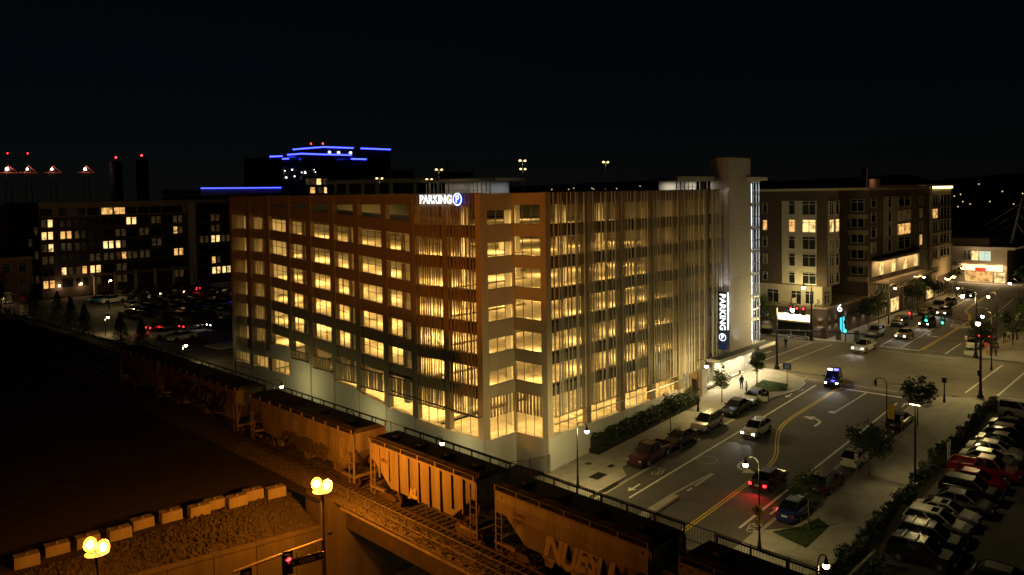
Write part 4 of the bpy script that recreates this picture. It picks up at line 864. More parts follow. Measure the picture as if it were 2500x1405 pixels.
# ---- long apartment block beyond the far parking lot
LBo = (13, 165, 3.0)
B = empty('apartment_block', LBo, 'long dark apartment block with scattered lit windows beyond the parking lot', 'building')
MB(LBo).box((12.9, 165, 3), (62, 190, 25.3)).build('front_wing', brickd, B); MB(LBo).box((12.7, 164.8, 25.3), (62.2, 190, 26.2)).build('cornice', stuccob, B)
MB(LBo).box((12.85, 164.9, 22.6), (49.5, 165, 25.3)).build('top_band', stuccob, B)
MB(LBo).box((49.7, 164.5, 3), (51.6, 165, 25.6)).build('pier', stuccol, B)
MB(LBo).box((-30, 188, 3), (12.9, 200, 25.6)).build('back_wing', brickd, B)
cols = [13.25, 17.4, 20.7, 24.0, 27.3, 30.4, 33.2, 36.4, 39.6, 42.7, 45.5, 52.8, 56.2, 59.2]
lit = {(0, 1): 2, (0, 2): 2, (0, 3): 2, (0, 4): 1, (1, 2): 1, (6, 1): 2, (4, 3): 2, (5, 3): 2, (5, 2): 1, (5, 4): 1, (10, 1): 0, (10, 2): 1, (10, 4): 1, (3, 5): 2, (2, 5): 1, (1, 5): 2, (5, 5): 1, (12, 3): 2, (12, 1): 0, (13, 3): 1, (4, 4): 0, (0, 6): 1, (12, 5): 1, (6, 4): 0, (4, 0): 1, (5, 0): 1, (11, 3): 0, (13, 6): 2, (12, 6): 2}
for i, x in enumerate(cols):
    for r in range(7):
        z = 20.15-2.95*(r-1)
        v = lit.get((i, r)); random.seed(i*17+r)
        m = (darkglass if v is None and random.random() > 0.13 else dimwin) if not v else (None, litwin, litwin2)[v]
        if r == 0: win_s(LBo, x-0.2, x+2.5, 22.9, 24.6, 164.88, m, B, 2, False, darkmetal)
        else:
            for h_ in (0, 1):
                mm = m if (m in (darkglass, dimwin) or random.random() > 0.25) else dimwin
                win_s(LBo, x+h_*1.42, x+h_*1.42+1.1, z, z+1.85, 164.97, mm, B, 1, True, darkmetal)
random.seed(3)
for r in range(7):
    for q in range(5):
        win_w(LBo, 166.5+q*4.2, 168.6+q*4.2, 3.6+r*2.95, 5.5+r*2.95, 12.87, dimwin if random.random() < 0.2 else darkglass, B, 2, True, darkmetal)
MB(LBo).box((24, 163.2, 7.6), (49.5, 164.9, 8.0)).build('arcade_beam', stuccob, B)
for q in range(6): MB(LBo).box((24.2+q*5, 163.2, 3.0), (24.8+q*5, 163.8, 8.4)).build('arcade_post', stuccol, B)
for x in (16.5, 21.5): MB(LBo).box((x, 164.6, 5.6), (x+0.4, 164.9, 6.1)).build('wall_sconce', emat('sconce_warm', (1, 0.6, 0.25), 8), B); plight('sconce_light', (x+0.2, 164.0, 5.6), 120, (1, 0.6, 0.28), 0.2)
ob = (-6, 130, 4)
OB = empty('brick_townhouse', ob, 'dim low brick building with arched-looking windows at picture left edge', 'building'); MB(ob).box((-20, 130, 3), (0.3, 150, 15.2)).build('walls', mat('brick_tan', (0.2, 0.14, 0.09), 0.85, 0, 0.3, 2, 0.2), OB); MB(ob).box((-20.2, 129.8, 15.2), (0.5, 150, 15.7)).build('cornice', stuccob, OB)
for r in range(4):
    for q in range(7): win_s(ob, -19+q*2.8, -17.6+q*2.8, 4.2+r*2.8, 6.2+r*2.8, 129.97, dimwin if (r+q) % 6 == 0 else darkglass, OB, 1)
MB(ob).box((-7, 129.3, 8.4), (-3, 129.9, 8.6)).build('awning', whitewall, OB); slight('awning_light', (-5, 129.4, 8.2), (-5, 129.6, 3), 160, (1, 0.75, 0.45), 130)

# ---- blue-lit tower and lower blocks behind the garage
def led(o, p, q, parent, r=0.28): return MB(o).cyl(p, q, r, n=5).build('led_strip', bluestrip, parent)
to2 = (126.3, 226.5, 2)
BT = empty('office_tower', to2, 'dark glass office tower outlined by bright blue light strips', 'building')
dg = mat('tower_glass', (0.02, 0.025, 0.035), 0.15, 0, 0.2, 0.3, spec=0.8)
for nm, x0, x1, y0, y1, zt in (('lower_block', 126.3, 150.4, 226.5, 236, 43.1), ('upper_block', 139.2, 154, 230, 252, 46.3), ('left_block', 120.5, 126.2, 240, 260, 42.4), ('side_block', 121.2, 126.3, 232, 240, 41.2), ('right_block', 146.8, 154.5, 222, 230, 41.3), ('far_block', 161.6, 178, 235, 255, 46.6)):
    MB(to2).box((x0, y0, 2), (x1, y1, zt)).build(nm, dg, BT)
for p, q in (((126.3, 226.4, 43.2), (150.4, 226.4, 43.2)), ((126.2, 226.5, 43.2), (126.2, 236, 43.2)), ((139.2, 229.8, 46.4), (154, 229.8, 46.4)), ((139.1, 230, 46.4), (139.1, 252, 46.4)), ((120.5, 239.8, 42.5), (126.2, 239.8, 42.8)), ((121.2, 231.8, 41.3), (124, 231.8, 41.4)), ((146.8, 221.8, 41.4), (154.5, 221.8, 41.4)), ((161.6, 234.8, 46.7), (178, 234.8, 46.7))): led(to2, p, q, BT)
for x, z, m in ((128, 31, dimwin), (130.5, 31, dimwin), (133, 31, litwin2), (136, 31, dimwin), (130, 27.6, litwin), (133.5, 27.6, dimwin), (136.5, 27.6, litwin2)): win_s(to2, x, x+2.2, z, z+2.4, 226.45, m, BT, 1)
for x, z in ((141.5, 44), (146, 44), (152, 44)): MB(to2).box((x, 229.5, z), (x+0.8, 229.9, z+0.7)).build('roof_floodlight', whitelite, BT)
for i in range(14): MB(to2).ball((122.5+random.uniform(-1.5, 10), 231.5 if i % 2 else 226.0, random.uniform(33, 37.5)), random.uniform(.12, .3), 6, 4).build('work_light', whitelite, BT)
MB(to2).ball((140, 240, 48.2), 0.35, 6, 4).build('beacon', redlight, BT); MB(to2).ball((144.5, 238, 48.4), 0.35, 6, 4).build('beacon', redlight, BT)
MB(to2).cyl((140, 240, 46.3), (140, 240, 48), 0.1, n=4).build('mast', darkmetal, BT); MB(to2).cyl((144.5, 238, 46.3), (144.5, 238, 48.2), 0.1, n=4).build('mast', darkmetal, BT)
go = (56.2, 170, 3)
GW = empty('office_wing', go, 'low pale office wing with one long blue roof-edge light strip', 'building')
MB(go).box((56.3, 175, 3), (82, 195, 27.4)).build('walls', panelgrey, GW); MB(go).box((56.2, 170.2, 27.6), (82, 195, 29.3)).build('roof_slab', panelgrey, GW); led(go, (56.2, 170.1, 29.4), (82, 170.1, 29.4), GW, 0.13)
for x in (64, 72): MB(go).box((x, 174.9, 3), (x+0.6, 175, 27.5)).build('pier', panelgrey, GW)
wo = (66, 98, 2.5)
WF = empty('office_block', wo, 'pale framed office block with dark window bays behind garage roof', 'building')
MB(wo).box((66.4, 98.4, 2.5), (104, 124, 30.0)).build('glazing', dg, WF); MB(wo).box((66, 98, 29.6), (104.3, 124, 30.6)).build('roof_beam', stuccol, WF)
for y in (98, 103, 108.5, 114.5, 119.5): MB(wo).box((66, y, 2.5), (66.6, y+0.8, 29.6)).build('frame_post', stuccol, WF)
for x in (73, 80.5, 88, 96, 103.5): MB(wo).box((x, 98, 2.5), (x+0.8, 98.5, 29.6)).build('frame_post', stuccol, WF)
MB(wo).box((72, 106, 30.6), (80, 112, 33)).build('plant_room', roofing, WF); MB(wo).box((92, 104, 30.6), (99, 110, 32.6)).build('plant_room', roofing, WF)
# ---- harbour cranes and far lamps
for i, (x, y, lb) in enumerate(((137.8, 623.5, 'floodlit harbour crane boom with red beacon at far left edge'), (150, 620, 'floodlit harbour crane boom, second from left edge'), (165, 615, 'floodlit harbour crane boom, third from left edge'), (186, 608, 'floodlit harbour crane boom standing apart from the other three'))):
    c = empty('harbour_crane', (x, y, 3), lb, 'crane', 'harbour cranes on the horizon')
    for sx in (-3, 3): MB().cyl((sx, 0, 0), (sx*0.4, 0, 46), 0.5, 0.35, 5).build('leg', darkmetal, c)
    MB().box((-6, -0.5, 43), (6, 0.5, 43.8)).build('boom', mat('crane_red', (0.45, 0.08, 0.05), 0.6), c); MB().tube([(-2.5, 0, 43.8), (0, 0, 48.5), (5.5, 0, 43.8)], 0.22).build('stay', MATS['crane_red'], c)
    MB().ball((-1, -1, 46), (1.1, .7, .7, .9)[i], 6, 4).build('floodlight', emat('crane_flood', (1, 0.75, 0.6), 30), c)
    plight('crane_light', (x-1, y-3, 50.5), 700, (1, 0.6, 0.45), 0.5)
    if i < 2: MB().cyl((0, 0, 48), (0, 0, 57.5), 0.15, n=4).build('aerial', darkmetal, c); MB().ball((0, 0, 57.6), 0.45, 6, 4).build('beacon', redlight, c)
for i, (x, y, z) in enumerate(((205.3, 600.5, 58), (222.1, 593.5, 59.7))):
    c = empty('grain_silo', (x, y, 3), ('dark silo with red beacon, left of the pair', 'dark silo with red beacon, right of the pair')[i], 'silo', 'silos on the horizon')
    MB().cyl((0, 0, 0), (0, 0, z-6), 4.5, n=14).build('drum', roofing, c); MB().cyl((0, 0, z-6), (0, 0, z-3.2), 0.2, n=4).build('mast', darkmetal, c); MB().ball((0, 0, z-3), 0.75, 8, 5).build('beacon', redlight, c)
dl = MB(); dl.cyl((0, 0, 0), (0, 0, 8), 0.15, n=4); dl.ball((0, 0, 8.3), 0.6, 8, 5, m=1); dlm = dl.mesh('shore_lamp', [darkmetal, emat('shore_light', (1, 0.7, 0.35), 1.1)])
for x, y, z in ((640, 522, 28.6), (655, 503, 29.6), (667, 487, 29.2), (670, 487, 28.2), (676, 475, 28.5), (684, 466, 28.4), (697, 444, 30.7), (652, 508, 28.4), (821, 158, 17.6), (821, 156, 10.5), (824, 143, 27.3), (820, 160, 5.7), (828, 124, 20), (830, 115, 8), (831, 108, 17.8), (823, 150, 8.2), (819, 163, 16), (826, 134, 10.5), (560, 420, 22), (812, 190, 14), (832, 104, 23)):
    if y > 300: obj('shore_lamp', dlm, loc=(x, y, z-8.3), label='small warm lamp point on the far horizon beyond the garage roof', cat='lamp', group='lamps on the far horizon')
    else: obj('shore_lamp', dlm, loc=(x, y, z-8.3), label='small warm lamp point on the dark river shore behind the mast', cat='lamp', group='lamps on the river shore')
# ================================================================= train
def hopper(L, style, loc_y, label, colr, graf=None):
    yc = loc_y; o = empty('hopper_wagon', (tcx(yc), yc, ZT), label, 'freight wagon', 'freight wagons on the near track', rz=tdir(yc))
    H2 = L/2; body = mat('wagon_paint_'+style+str(int(L)), colr, 0.65, 0.1, 0.5, 1.6, 0.05, streak=True); rf = mat('wagon_roof', (0.03, 0.027, 0.025), 0.75, 0.2, 0.4, 1.0)
    st = [(-H2+0.15, 2.75), (-H2+0.6, 2.45), (-H2+1.5, 1.75), (-H2+2.4, 1.05), (H2-2.4, 1.05), (H2-1.5, 1.75), (H2-0.6, 2.45), (H2-0.15, 2.75)]
    def ring(y, zb):
        if style == 'ribbed': P = [(0.75, zb), (1.38, zb+0.35), (1.42, 3.0), (1.42, 4.05)]
        else: P = [(0.7, zb), (1.3, zb+0.45), (1.52, 2.9), (1.50, 3.6), (1.38, 4.08)]
        return [(x, y, z) for x, z in P]+[(-x, y, z) for x, z in P[::-1]]
    b = MB(); rs = [ring(*s) for s in st]; n = len(rs[0])
    V = [p for r_ in rs for p in r_]; F = [tuple(range(n)), tuple(range((len(rs)-1)*n, len(rs)*n))[::-1]]
    for i in range(len(rs)-1):
        for j in range(n): F.append((i*n+j, (i+1)*n+j, (i+1)*n+(j+1) % n, i*n+(j+1) % n))
    b.add(V, F); b.build('hopper_body', body, o)
    MB().box((-1.46, -H2+0.1, 4.02), (1.46, H2-0.1, 4.16)).build('top_chord', body, o)
    r_ = MB(); r_.ext([(-1.42, -H2+0.15, 4.16), (1.42, -H2+0.15, 4.16), (0.9, -H2+0.15, 4.48), (-0.9, -H2+0.15, 4.48)], (0, L-0.3, 0)); r_.build('roof', rf, o)
    if style == 'ribbed':
        m = 9
        for i in range(m):
            y = -H2+1.25+i*(L-2.5)/(m-1)
            for s in (-1, 1): MB().box((s*1.42, y-0.05, 1.35 if 1 < i < m-2 else 1.9), (s*1.52, y+0.05, 4.02)).build('rib', body, o)
    k = int(L/1.7)
    for s in (-1, 1):
        for i in range(k+1):
            y = -H2+0.15+i*(L-0.3)/k; MB().box((s*1.46, y-0.04, 4.16), (s*1.55, y+0.04, 4.52)).build('walkway_bracket', body, o)
        MB().box((s*1.44, -H2+0.1, 4.50), (s*1.58, H2-0.1, 4.55)).build('running_board', rf, o)
    for i in range(4):
        y = -H2+L*(i+0.5)/4; c = MB(); c.cyl((0, y, 4.46), (0, y, 4.62), 0.42, 0.38, 14); c.cyl((0.42, y-0.06, 4.55), (0.5, y+0.06, 4.55), 0.05, n=5); c.build('hatch', rf, o)
    for e in (-1, 1):
        ye = e*(H2-0.05)
        MB().box((-1.45, ye-0.1, 0.95), (1.45, ye+0.1, 1.15)).build('end_sill', body, o); MB().box((-1.45, ye-e*1.6-0.05, 0.95), (-1.25, ye, 1.12)).build('side_sill', body, o); MB().box((1.25, ye-e*1.6-0.05, 0.95), (1.45, ye, 1.12)).build('side_sill', body, o)
        MB().cyl((0, ye, 0.85), (0, ye+e*0.55, 0.85), 0.14, n=6).build('coupler', rust, o)
        for s in (-1, 1):
            MB().box((s*1.38-0.05, ye-0.05, 0.6), (s*1.38+0.05, ye+0.05, 4.1)).build('corner_post', body, o)
            ld = MB()
            for q in range(7): ld.box((s*1.44-0.02, ye-e*0.55, 0.6+q*0.48), (s*1.44+0.02, ye, 0.64+q*0.48))
            ld.box((s*1.44-0.025, ye-e*0.58, 0.5), (s*1.44+0.025, ye-e*0.52, 3.9)); ld.build('ladder', body, o)
        MB().tube([(-1.3, ye-e*0.1, 1.2), (-0.9, ye-e*0.3, 2.6), (0, ye-e*0.4, 3.6)], 0.05).build('brake_pipe', rust, o); MB().cyl((0.5, ye-e*0.5, 1.7), (0.5, ye-e*0.7, 1.7), 0.25, n=10).build('brake_wheel', rust, o)
        yt = e*(H2-1.55)
        bg_ = MB()
        for s in (-1, 1):
            bg_.ext([(s*0.95, yt-1.05, 0.5), (s*0.95, yt-0.7, 0.75), (s*0.95, yt+0.7, 0.75), (s*0.95, yt+1.05, 0.5), (s*0.95, yt+0.45, 0.28), (s*0.95, yt-0.45, 0.28)], (s*0.12, 0, 0))
        bg_.box((-0.95, yt-0.2, 0.4), (0.95, yt+0.2, 0.8)); bo_ = bg_.build('bogie', rust, o)
        for dy in (-0.88, 0.88):
            w_ = MB()
            for s in (-1, 1): w_.cyl((s*0.68, yt+dy, 0.43), (s*0.82, yt+dy, 0.43), 0.43, 0.42, 16); w_.cyl((s*0.82, yt+dy, 0.43), (s*0.86, yt+dy, 0.43), 0.13, n=8)
            w_.cyl((-0.7, yt+dy, 0.43), (0.7, yt+dy, 0.43), 0.08, n=6); w_.build('wheelset', rust, bo_)
    if style != 'ribbed':
        for i in range(3):
            y = -H2+3.6+i*(L-7.2)/2; MB().ext([(-0.65, y-0.6, 1.1), (-0.65, y+0.6, 1.1), (-0.65, y+0.25, 0.45), (-0.65, y-0.25, 0.45)], (1.3, 0, 0)).build('outlet', body, o)
    return o
wag = [hopper(11.4, 'smooth', 40.2, 'dim smooth-sided hopper wagon, farthest of the train', (0.115, 0.10, 0.088)), hopper(17.4, 'smooth', 25.6, 'smooth-sided hopper wagon with large dark graffiti, second farthest', (0.115, 0.10, 0.088)),
       hopper(16.2, 'smooth', 6.2, 'long smooth hopper wagon with grey graffiti along its bottom edge', (0.13, 0.115, 0.10)), hopper(11.5, 'ribbed', -9.75, 'ribbed hopper wagon lit by orange lamp on the bridge', (0.115, 0.10, 0.088)),
       hopper(11.4, 'smooth', -22.8, 'smooth hopper wagon with pale bubble-letter graffiti', (0.12, 0.105, 0.09)), hopper(11.5, 'smooth', -35.8, 'hopper wagon cut off at the bottom of the picture', (0.12, 0.105, 0.09))]
# graffiti: sprayed lettering and swirls lying on the wagon sides (they face -X)
def graff(w_, s, size, y, z, fillm, linem, dx=-1.56, lean=0.0):
    for k, (mm, off, ddx) in enumerate(((linem, size*0.085, 0.0), (fillm, size*0.05, -0.012))):
        me = text_mesh(s, size, 0.004, off, spacing=0.82, shear=lean); me.materials.append(mm)
        for v in me.vertices: v.co.y += 0.09*size*math.sin(v.co.x*3.1/size*1.3); v.co.x += 0.05*size*math.sin(v.co.y*4/size)
        me.transform((Matrix.Rotation(0.12, 3, 'Y') @ FACE_W).to_4x4()); obj('graffiti', me, w_, loc=(dx+ddx, y, z))
gfw = mat('spray_pale', (0.22, 0.19, 0.15), 0.6); gfk = mat('spray_black', (0.02, 0.018, 0.016), 0.6); gfg = mat('spray_grey', (0.05, 0.046, 0.04), 0.6)
graff(wag[4], 'NUESU', 1.75, -1.0, 2.15, gfw, gfk); graff(wag[2], 'CANSERWES', 1.35, -1.2, 1.95, gfg, gfk, lean=0.15); graff(wag[1], 'OKAZCM2', 2.5, -1.5, 2.6, gfk, gfw, dx=-1.60, lean=0.2)
graff(wag[3], 'KL', 0.8, 0.6, 1.75, gfw, gfw, dx=-1.46); graff(wag[0], 'RVSTC', 0.9, 1.2, 2.1, gfk, gfk)
for w_, s, y, z in ((wag[4], 'CMRX', 3.6, 3.2), (wag[4], '48237', 3.6, 2.85), (wag[3], 'UELX', 3.9, 3.2), (wag[2], 'CRDX', 6.2, 3.0), (wag[2], '14302', 6.2, 2.7)):
    me = text_mesh(s, 0.36, 0.002); me.materials.append(gfk); me.transform(FACE_W.to_4x4()); obj('reporting_mark', me, w_, loc=(-1.55 if w_ is not wag[3] else -1.46, y, z))

# ================================================================= vehicles
tyre = mat('tyre_rubber', (0.012, 0.012, 0.012), 0.8); rim = mat('alloy', (0.55, 0.55, 0.56), 0.3, 0.9, 0.05); cglass = mat('car_glass', (0.008, 0.009, 0.011), 0.06, 0, 0.1, spec=0.9)
lampoff = mat('headlamp_off', (0.5, 0.5, 0.5), 0.15, 0.3, 0.05); tailoff = mat('tail_lamp_off', (0.25, 0.01, 0.012), 0.2, 0, 0.1, spec=0.8); plate = mat('plate_white', (0.7, 0.7, 0.68), 0.5, 0, 0.05)
PAINT = {k: mat('car_paint_'+k, c, 0.28, me, 0.05, 2, spec=0.6, coat=0.8) for k, c, me in (('white', (0.72, 0.72, 0.69), 0), ('black', (0.012, 0.012, 0.014), 0.2), ('grey', (0.16, 0.165, 0.17), 0.6), ('silver', (0.45, 0.45, 0.44), 0.7), ('red', (0.22, 0.012, 0.012), 0.2), ('maroon', (0.07, 0.012, 0.016), 0.3), ('blue', (0.015, 0.03, 0.16), 0.3), ('skyblue', (0.02, 0.22, 0.55), 0.2), ('gold', (0.42, 0.36, 0.26), 0.6), ('dark', (0.03, 0.032, 0.036), 0.4), ('tan', (0.25, 0.2, 0.14), 0.4))}
SPEC = {'sedan': dict(L=4.75, W=1.83, sh=[(-2.37, .62), (-2.3, .92), (-1.6, 1.0), (1.0, .96), (1.9, .82), (2.28, .66), (2.37, .5)], gb=(-1.75, 1.1, .98), gr=(-1.0, .28, 1.44), rw=.58, wb=1.38, wr=.33),
        'suv': dict(L=4.65, W=1.88, sh=[(-2.32, .7), (-2.28, 1.1), (-1.6, 1.12), (0.9, 1.08), (1.85, .98), (2.25, .8), (2.32, .55)], gb=(-2.22, 1.15, 1.1), gr=(-1.85, .3, 1.7), rw=.66, wb=1.36, wr=.37),
        'hatch': dict(L=4.3, W=1.8, sh=[(-2.15, .6), (-2.1, 1.0), (-1.5, 1.02), (.9, .98), (1.7, .86), (2.07, .7), (2.15, .5)], gb=(-2.02, 1.1, 1.0), gr=(-1.35, .3, 1.5), rw=.6, wb=1.3, wr=.33),
        'pickup': dict(L=5.75, W=1.98, sh=[(-2.87, .85), (-2.85, .86), (-.75, .86), (-.7, 1.14), (1.3, 1.14), (2.4, 1.06), (2.8, .92), (2.87, .6)], gb=(-.72, 1.4, 1.12), gr=(-.5, .75, 1.84), rw=.68, wb=1.75, wr=.4),
        'van': dict(L=5.1, W=1.98, sh=[(-2.55, .8), (-2.52, 1.15), (1.5, 1.12), (2.2, .98), (2.48, .8), (2.55, .55)], gb=(-2.48, 1.75, 1.12), gr=(-2.35, .85, 1.85), rw=.74, wb=1.5, wr=.36)}
CARM = {}
def car_meshes(kind):
    if kind in CARM: return CARM[kind]
    S = SPEC[kind]; L, W = S['L'], S['W']; hw = W/2; out = []
    b = MB(); rings = []
    for x, zs_ in S['sh']:
        t = abs(x)/(L/2); wf = hw*(1-0.16*max(0, (t-0.72)/0.28)**1.6); zb = 0.24+0.1*max(0, t-0.8)
        P = [(wf*0.86, zb), (wf*0.98, zb+0.14), (wf, zb+0.5*(zs_-zb)), (wf*0.965, zs_-0.07), (wf*0.86, zs_)]
        rings.append([(x, y, z) for y, z in P]+[(x, -y, z) for y, z in P[::-1]])
    n = len(rings[0]); V = [p for r_ in rings for p in r_]; F = [tuple(range(n)), tuple(range((len(rings)-1)*n, len(rings)*n))[::-1]]
    for i in range(len(rings)-1):
        for j in range(n): F.append((i*n+j, i*n+(j+1) % n, (i+1)*n+(j+1) % n, (i+1)*n+j))
    b.add(V, F)
    for sx in (-1, 1):
        for sy in (-1, 1): b.cyl((sx*S['wb'], sy*(hw-0.12), S['wr']), (sx*S['wb'], sy*(hw+0.004), S['wr']), S['wr']+0.07, n=14, m=1)
    if kind == 'pickup':
        for sy in (-1, 1): b.box((-2.85, sy*0.97, .84), (-.72, sy*0.88, 1.16))
        b.box((-2.87, -.95, .84), (-2.79, .95, 1.16))
    out.append(('body', b.mesh('body', [PAINT['white'], tyre]), 'paint'))
    (x0, x1, zb), (r0, r1, zr), rw = S['gb'], S['gr'], S['rw']; bw = hw*0.86
    A_ = [(x0, -bw, zb), (x1, -bw*0.94, zb), (x1, bw*0.94, zb), (x0, bw, zb)]; T_ = [(r0, -rw, zr), (r1, -rw, zr), (r1, rw, zr), (r0, rw, zr)]
    out.append(('roof', MB().hexa([tuple(p[:2])+(zr-0.02,) for p in T_]+[(p[0]*(0.94), p[1]*0.93, zr+0.035) for p in T_]).mesh('roof', PAINT['white']), 'paint'))
    out.append(('windscreen', MB().quad([A_[1], A_[2], T_[2], T_[1]]).mesh('windscreen', cglass), None))
    out.append(('rear_window', MB().quad([A_[3], A_[0], T_[0], T_[3]]).mesh('rear_window', cglass), None))
    out.append(('side_window', MB().quad([A_[0], A_[1], T_[1], T_[0]]).mesh('side_window', cglass), None)); out.append(('side_window', MB().quad([A_[2], A_[3], T_[3], T_[2]]).mesh('side_window', cglass), None))
    for s in (-1, 1):
        p = MB()
        q0, q1 = Vector((x0, s*bw, zb)), Vector((r0, s*rw, zr)); q2, q3 = Vector((r1, s*rw, zr)), Vector((x1, s*bw*0.94, zb)); mb_, mt_ = Vector((x0*0.3+x1*0.7-0.5, s*(bw*0.97+.01), zb)), Vector((r0*0.4+r1*0.6-.25, s*(rw+.012), zr))
        fr_ = []
        for P, Q in ((q0, q1), (q1, mt_), (mt_, q2), (q2, q3), (mt_, mb_)):
            d = (Q-P).normalized(); u = d.cross(Vector((0, s, 0.25))).normalized()*0.045; o_ = Vector((0, s*0.012, 0.006)); b0 = len(p.v); p.add([P-u+o_, P+u+o_, Q+u+o_, Q-u+o_], [(0, 1, 2, 3)])
        out.append(('window_frame', p.mesh('window_frame', PAINT['white']), 'paint'))  # car roof pillars and rails bordering the side window
    fx_, rx_ = L/2, -L/2; zh = S['sh'][-2][1]-0.06
    for s in (-1, 1):
        out.append(('headlight', MB().box((fx_-0.2, s*hw*0.56, zh-0.12), (fx_-0.01, s*hw*0.83, zh+0.04)).mesh('headlight', lampoff), 'head'))
        zt = S['sh'][1][1]-0.12; out.append(('taillight', MB().box((rx_-0.015, s*hw*0.6, zt-0.16), (rx_+0.12, s*hw*0.86, zt+0.04)).mesh('taillight', tailoff), 'tail'))
        out.append(('mirror', MB().box((x1-0.45, s*(hw*0.92), zb), (x1-0.28, s*(hw+0.13), zb+0.14)).mesh('mirror', PAINT['white']), 'paint'))
    out.append(('number_plate', MB().box((rx_-0.02, -.24, .62), (rx_+0.05, .24, .74)).mesh('number_plate', plate), None))
    out.append(('bumper', MB().box((fx_-0.12, -hw*0.78, 0.3), (fx_+0.015, hw*0.78, 0.48)).mesh('bumper', tyre), None))
    w_ = MB().cyl((0, -0.11, 0), (0, 0.11, 0), S['wr'], n=16).mesh('wheel', tyre); rm = MB()
    for s in (-1, 1): rm.cyl((0, s*0.08, 0), (0, s*0.118, 0), S['wr']*0.62, S['wr']*0.5, 10)
    rmm = rm.mesh('rim', rim)
    CARM[kind] = (out, w_, rmm, S); return CARM[kind]
def car(kind, col, x, y, rz, label, group=None, lights='', z=None, simple=False, zg=0.0):
    out, wm, rm, S = car_meshes(kind)
    zz = (gz(x)+0.012 if z is None else z)+zg
    nm = {'sedan': 'sedan_car', 'suv': 'suv', 'hatch': 'hatchback_car', 'pickup': 'pickup_truck', 'van': 'van'}[kind]
    c = empty(nm, (x, y, zz), label, {'suv': 'suv', 'pickup': 'pickup truck', 'van': 'van'}.get(kind, 'car'), group, rz)
    if z is None and x < 50: c.rotation_euler = (math.atan(-0.052*math.sin(rz)), -math.atan(0.052*math.cos(rz)), rz)
    for n_, me, k in out:
        if simple and n_ in ('mirror', 'number_plate', 'bumper', 'window_frame'): continue
        o = obj(n_, me, c)
        mm = PAINT[col] if k == 'paint' else (headl if k == 'head' and 'h' in lights else (taill if k == 'tail' and 't' in lights else None))
        if mm: o.material_slots[0].link = 'OBJECT'; o.material_slots[0].material = mm
    for sx in (-1, 1):
        for sy in (-1, 1):
            w_ = obj('wheel', wm, c, loc=(sx*S['wb'], sy*(S['W']/2-0.1), S['wr']))
            if not simple: obj('rim', rm, w_)
    if 'h' in lights:
        d = Vector((math.cos(rz), math.sin(rz), 0))
        for s in (-1, 1):
            p = Vector((x, y, zz+0.65))+d*(S['L']/2+0.12)+Vector((-d.y, d.x, 0))*s*0.62; slight('headlamp_beam', p, p+d*8-Vector((0, 0, 0.9)), 130, (1, 0.92, 0.78), 60, 0.08)
    if 't' in lights:
        d = Vector((math.cos(rz), math.sin(rz), 0)); p = Vector((x, y, zz+0.8))-d*(S['L']/2+0.2); slight('brake_glow', p, p-d*3-Vector((0, 0, 0.9)), 170, (1, 0.02, 0.03), 150, 0.3)
    return c
PI = math.pi
gN, gS, gL = 'cars parked along the north kerb', 'cars parked along the south kerb', 'cars parked in the southern lot'
car('pickup', 'maroon', 13.0, -6.0, PI, 'dark maroon pickup truck parked nearest the train', gN); car('sedan', 'black', 18.6, -6.1, PI, 'black sedan parked behind the maroon pickup', gN)
sv = car('suv', 'silver', 24.3, -6.1, PI, 'silver-grey suv with roof rails parked at north kerb', gN); car('sedan', 'black', 31.0, -6.1, PI, 'glossy black sedan parked in front of white sedan', gN)
for s in (-1, 1): MB().tube([(-1.6, s*.6, 1.74), (-1.4, s*.6, 1.8), (0, s*.6, 1.8), (.2, s*.6, 1.74)], .03).build('roof_rail', metal, sv)
wc = car('sedan', 'white', 35.9, -6.1, PI, 'white sedan with its driver door standing open', gN)
dm = MB().box((0, 0, 0.35), (1.0, 0.06, 0.95)); od = dm.build('open_door', PAINT['white'], wc, loc=(0.85, 0.9, 0)); od.rotation_euler = (0, 0, R(118))
MB().quad([(0.05, 0.03, 0.95), (0.95, 0.03, 0.95), (0.8, 0.03, 1.35), (0.3, 0.03, 1.35)]).build('door_window', cglass, od)
car('hatch', 'white', 25.6, -11.2, PI, 'white car driving towards the train with headlights on', None, 'h'); car('sedan', 'maroon', 14.0, -17.9, 0, 'car braking with bright red tail lights beside yellow line', None, 't')
pc = car('suv', 'dark', 47.8, -10.9, PI+0.25, 'dark suv with blue and white lights entering from the crossing', None, 'h')
MB().box((-0.3, 0.1, 1.74), (-0.05, 0.62, 1.86)).build('blue_light_bar', emat('police_blue', (0.06, 0.06, 1.0), 14), pc); MB().box((-0.3, -0.62, 1.74), (-0.05, -0.1, 1.86)).build('white_light_bar', whitelite, pc); plight('blue_glow', (46.5, -11.2, 4.6), 60, (0.1, 0.1, 1), 0.2)
car('pickup', 'white', 70.6, -6.9, PI, 'white pickup truck crossing the junction', None, 'h'); car('sedan', 'gold', 85.6, -8.2, PI, 'pale gold sedan waiting at the far stop line', None, 'h')
car('suv', 'dark', 99.3, -7.9, PI, 'dark car tinted green below the traffic signals', None, 'h'); car('sedan', 'silver', 115.3, -6.6, PI, 'silver sedan approaching behind the green-tinted car', None, 'h'); car('sedan', 'black', 145, -4.2, PI, 'dark car with headlights farthest along the street', None, 'h')
car('suv', 'silver', 84.6, -4.0, PI, 'silver suv parked at apartment kerb nearest the junction'); car('suv', 'dark', 97.0, -4.0, PI, 'dark suv parked at apartment kerb behind the silver one'); car('sedan', 'black', 113, -4.0, PI, 'black sedan parked at apartment kerb before the pale pickup'); car('pickup', 'silver', 121.5, -4.0, PI, 'pale pickup parked at apartment kerb far along'); car('sedan', 'dark', 130, -3.9, PI, 'dark sedan parked at apartment kerb beyond pale pickup')
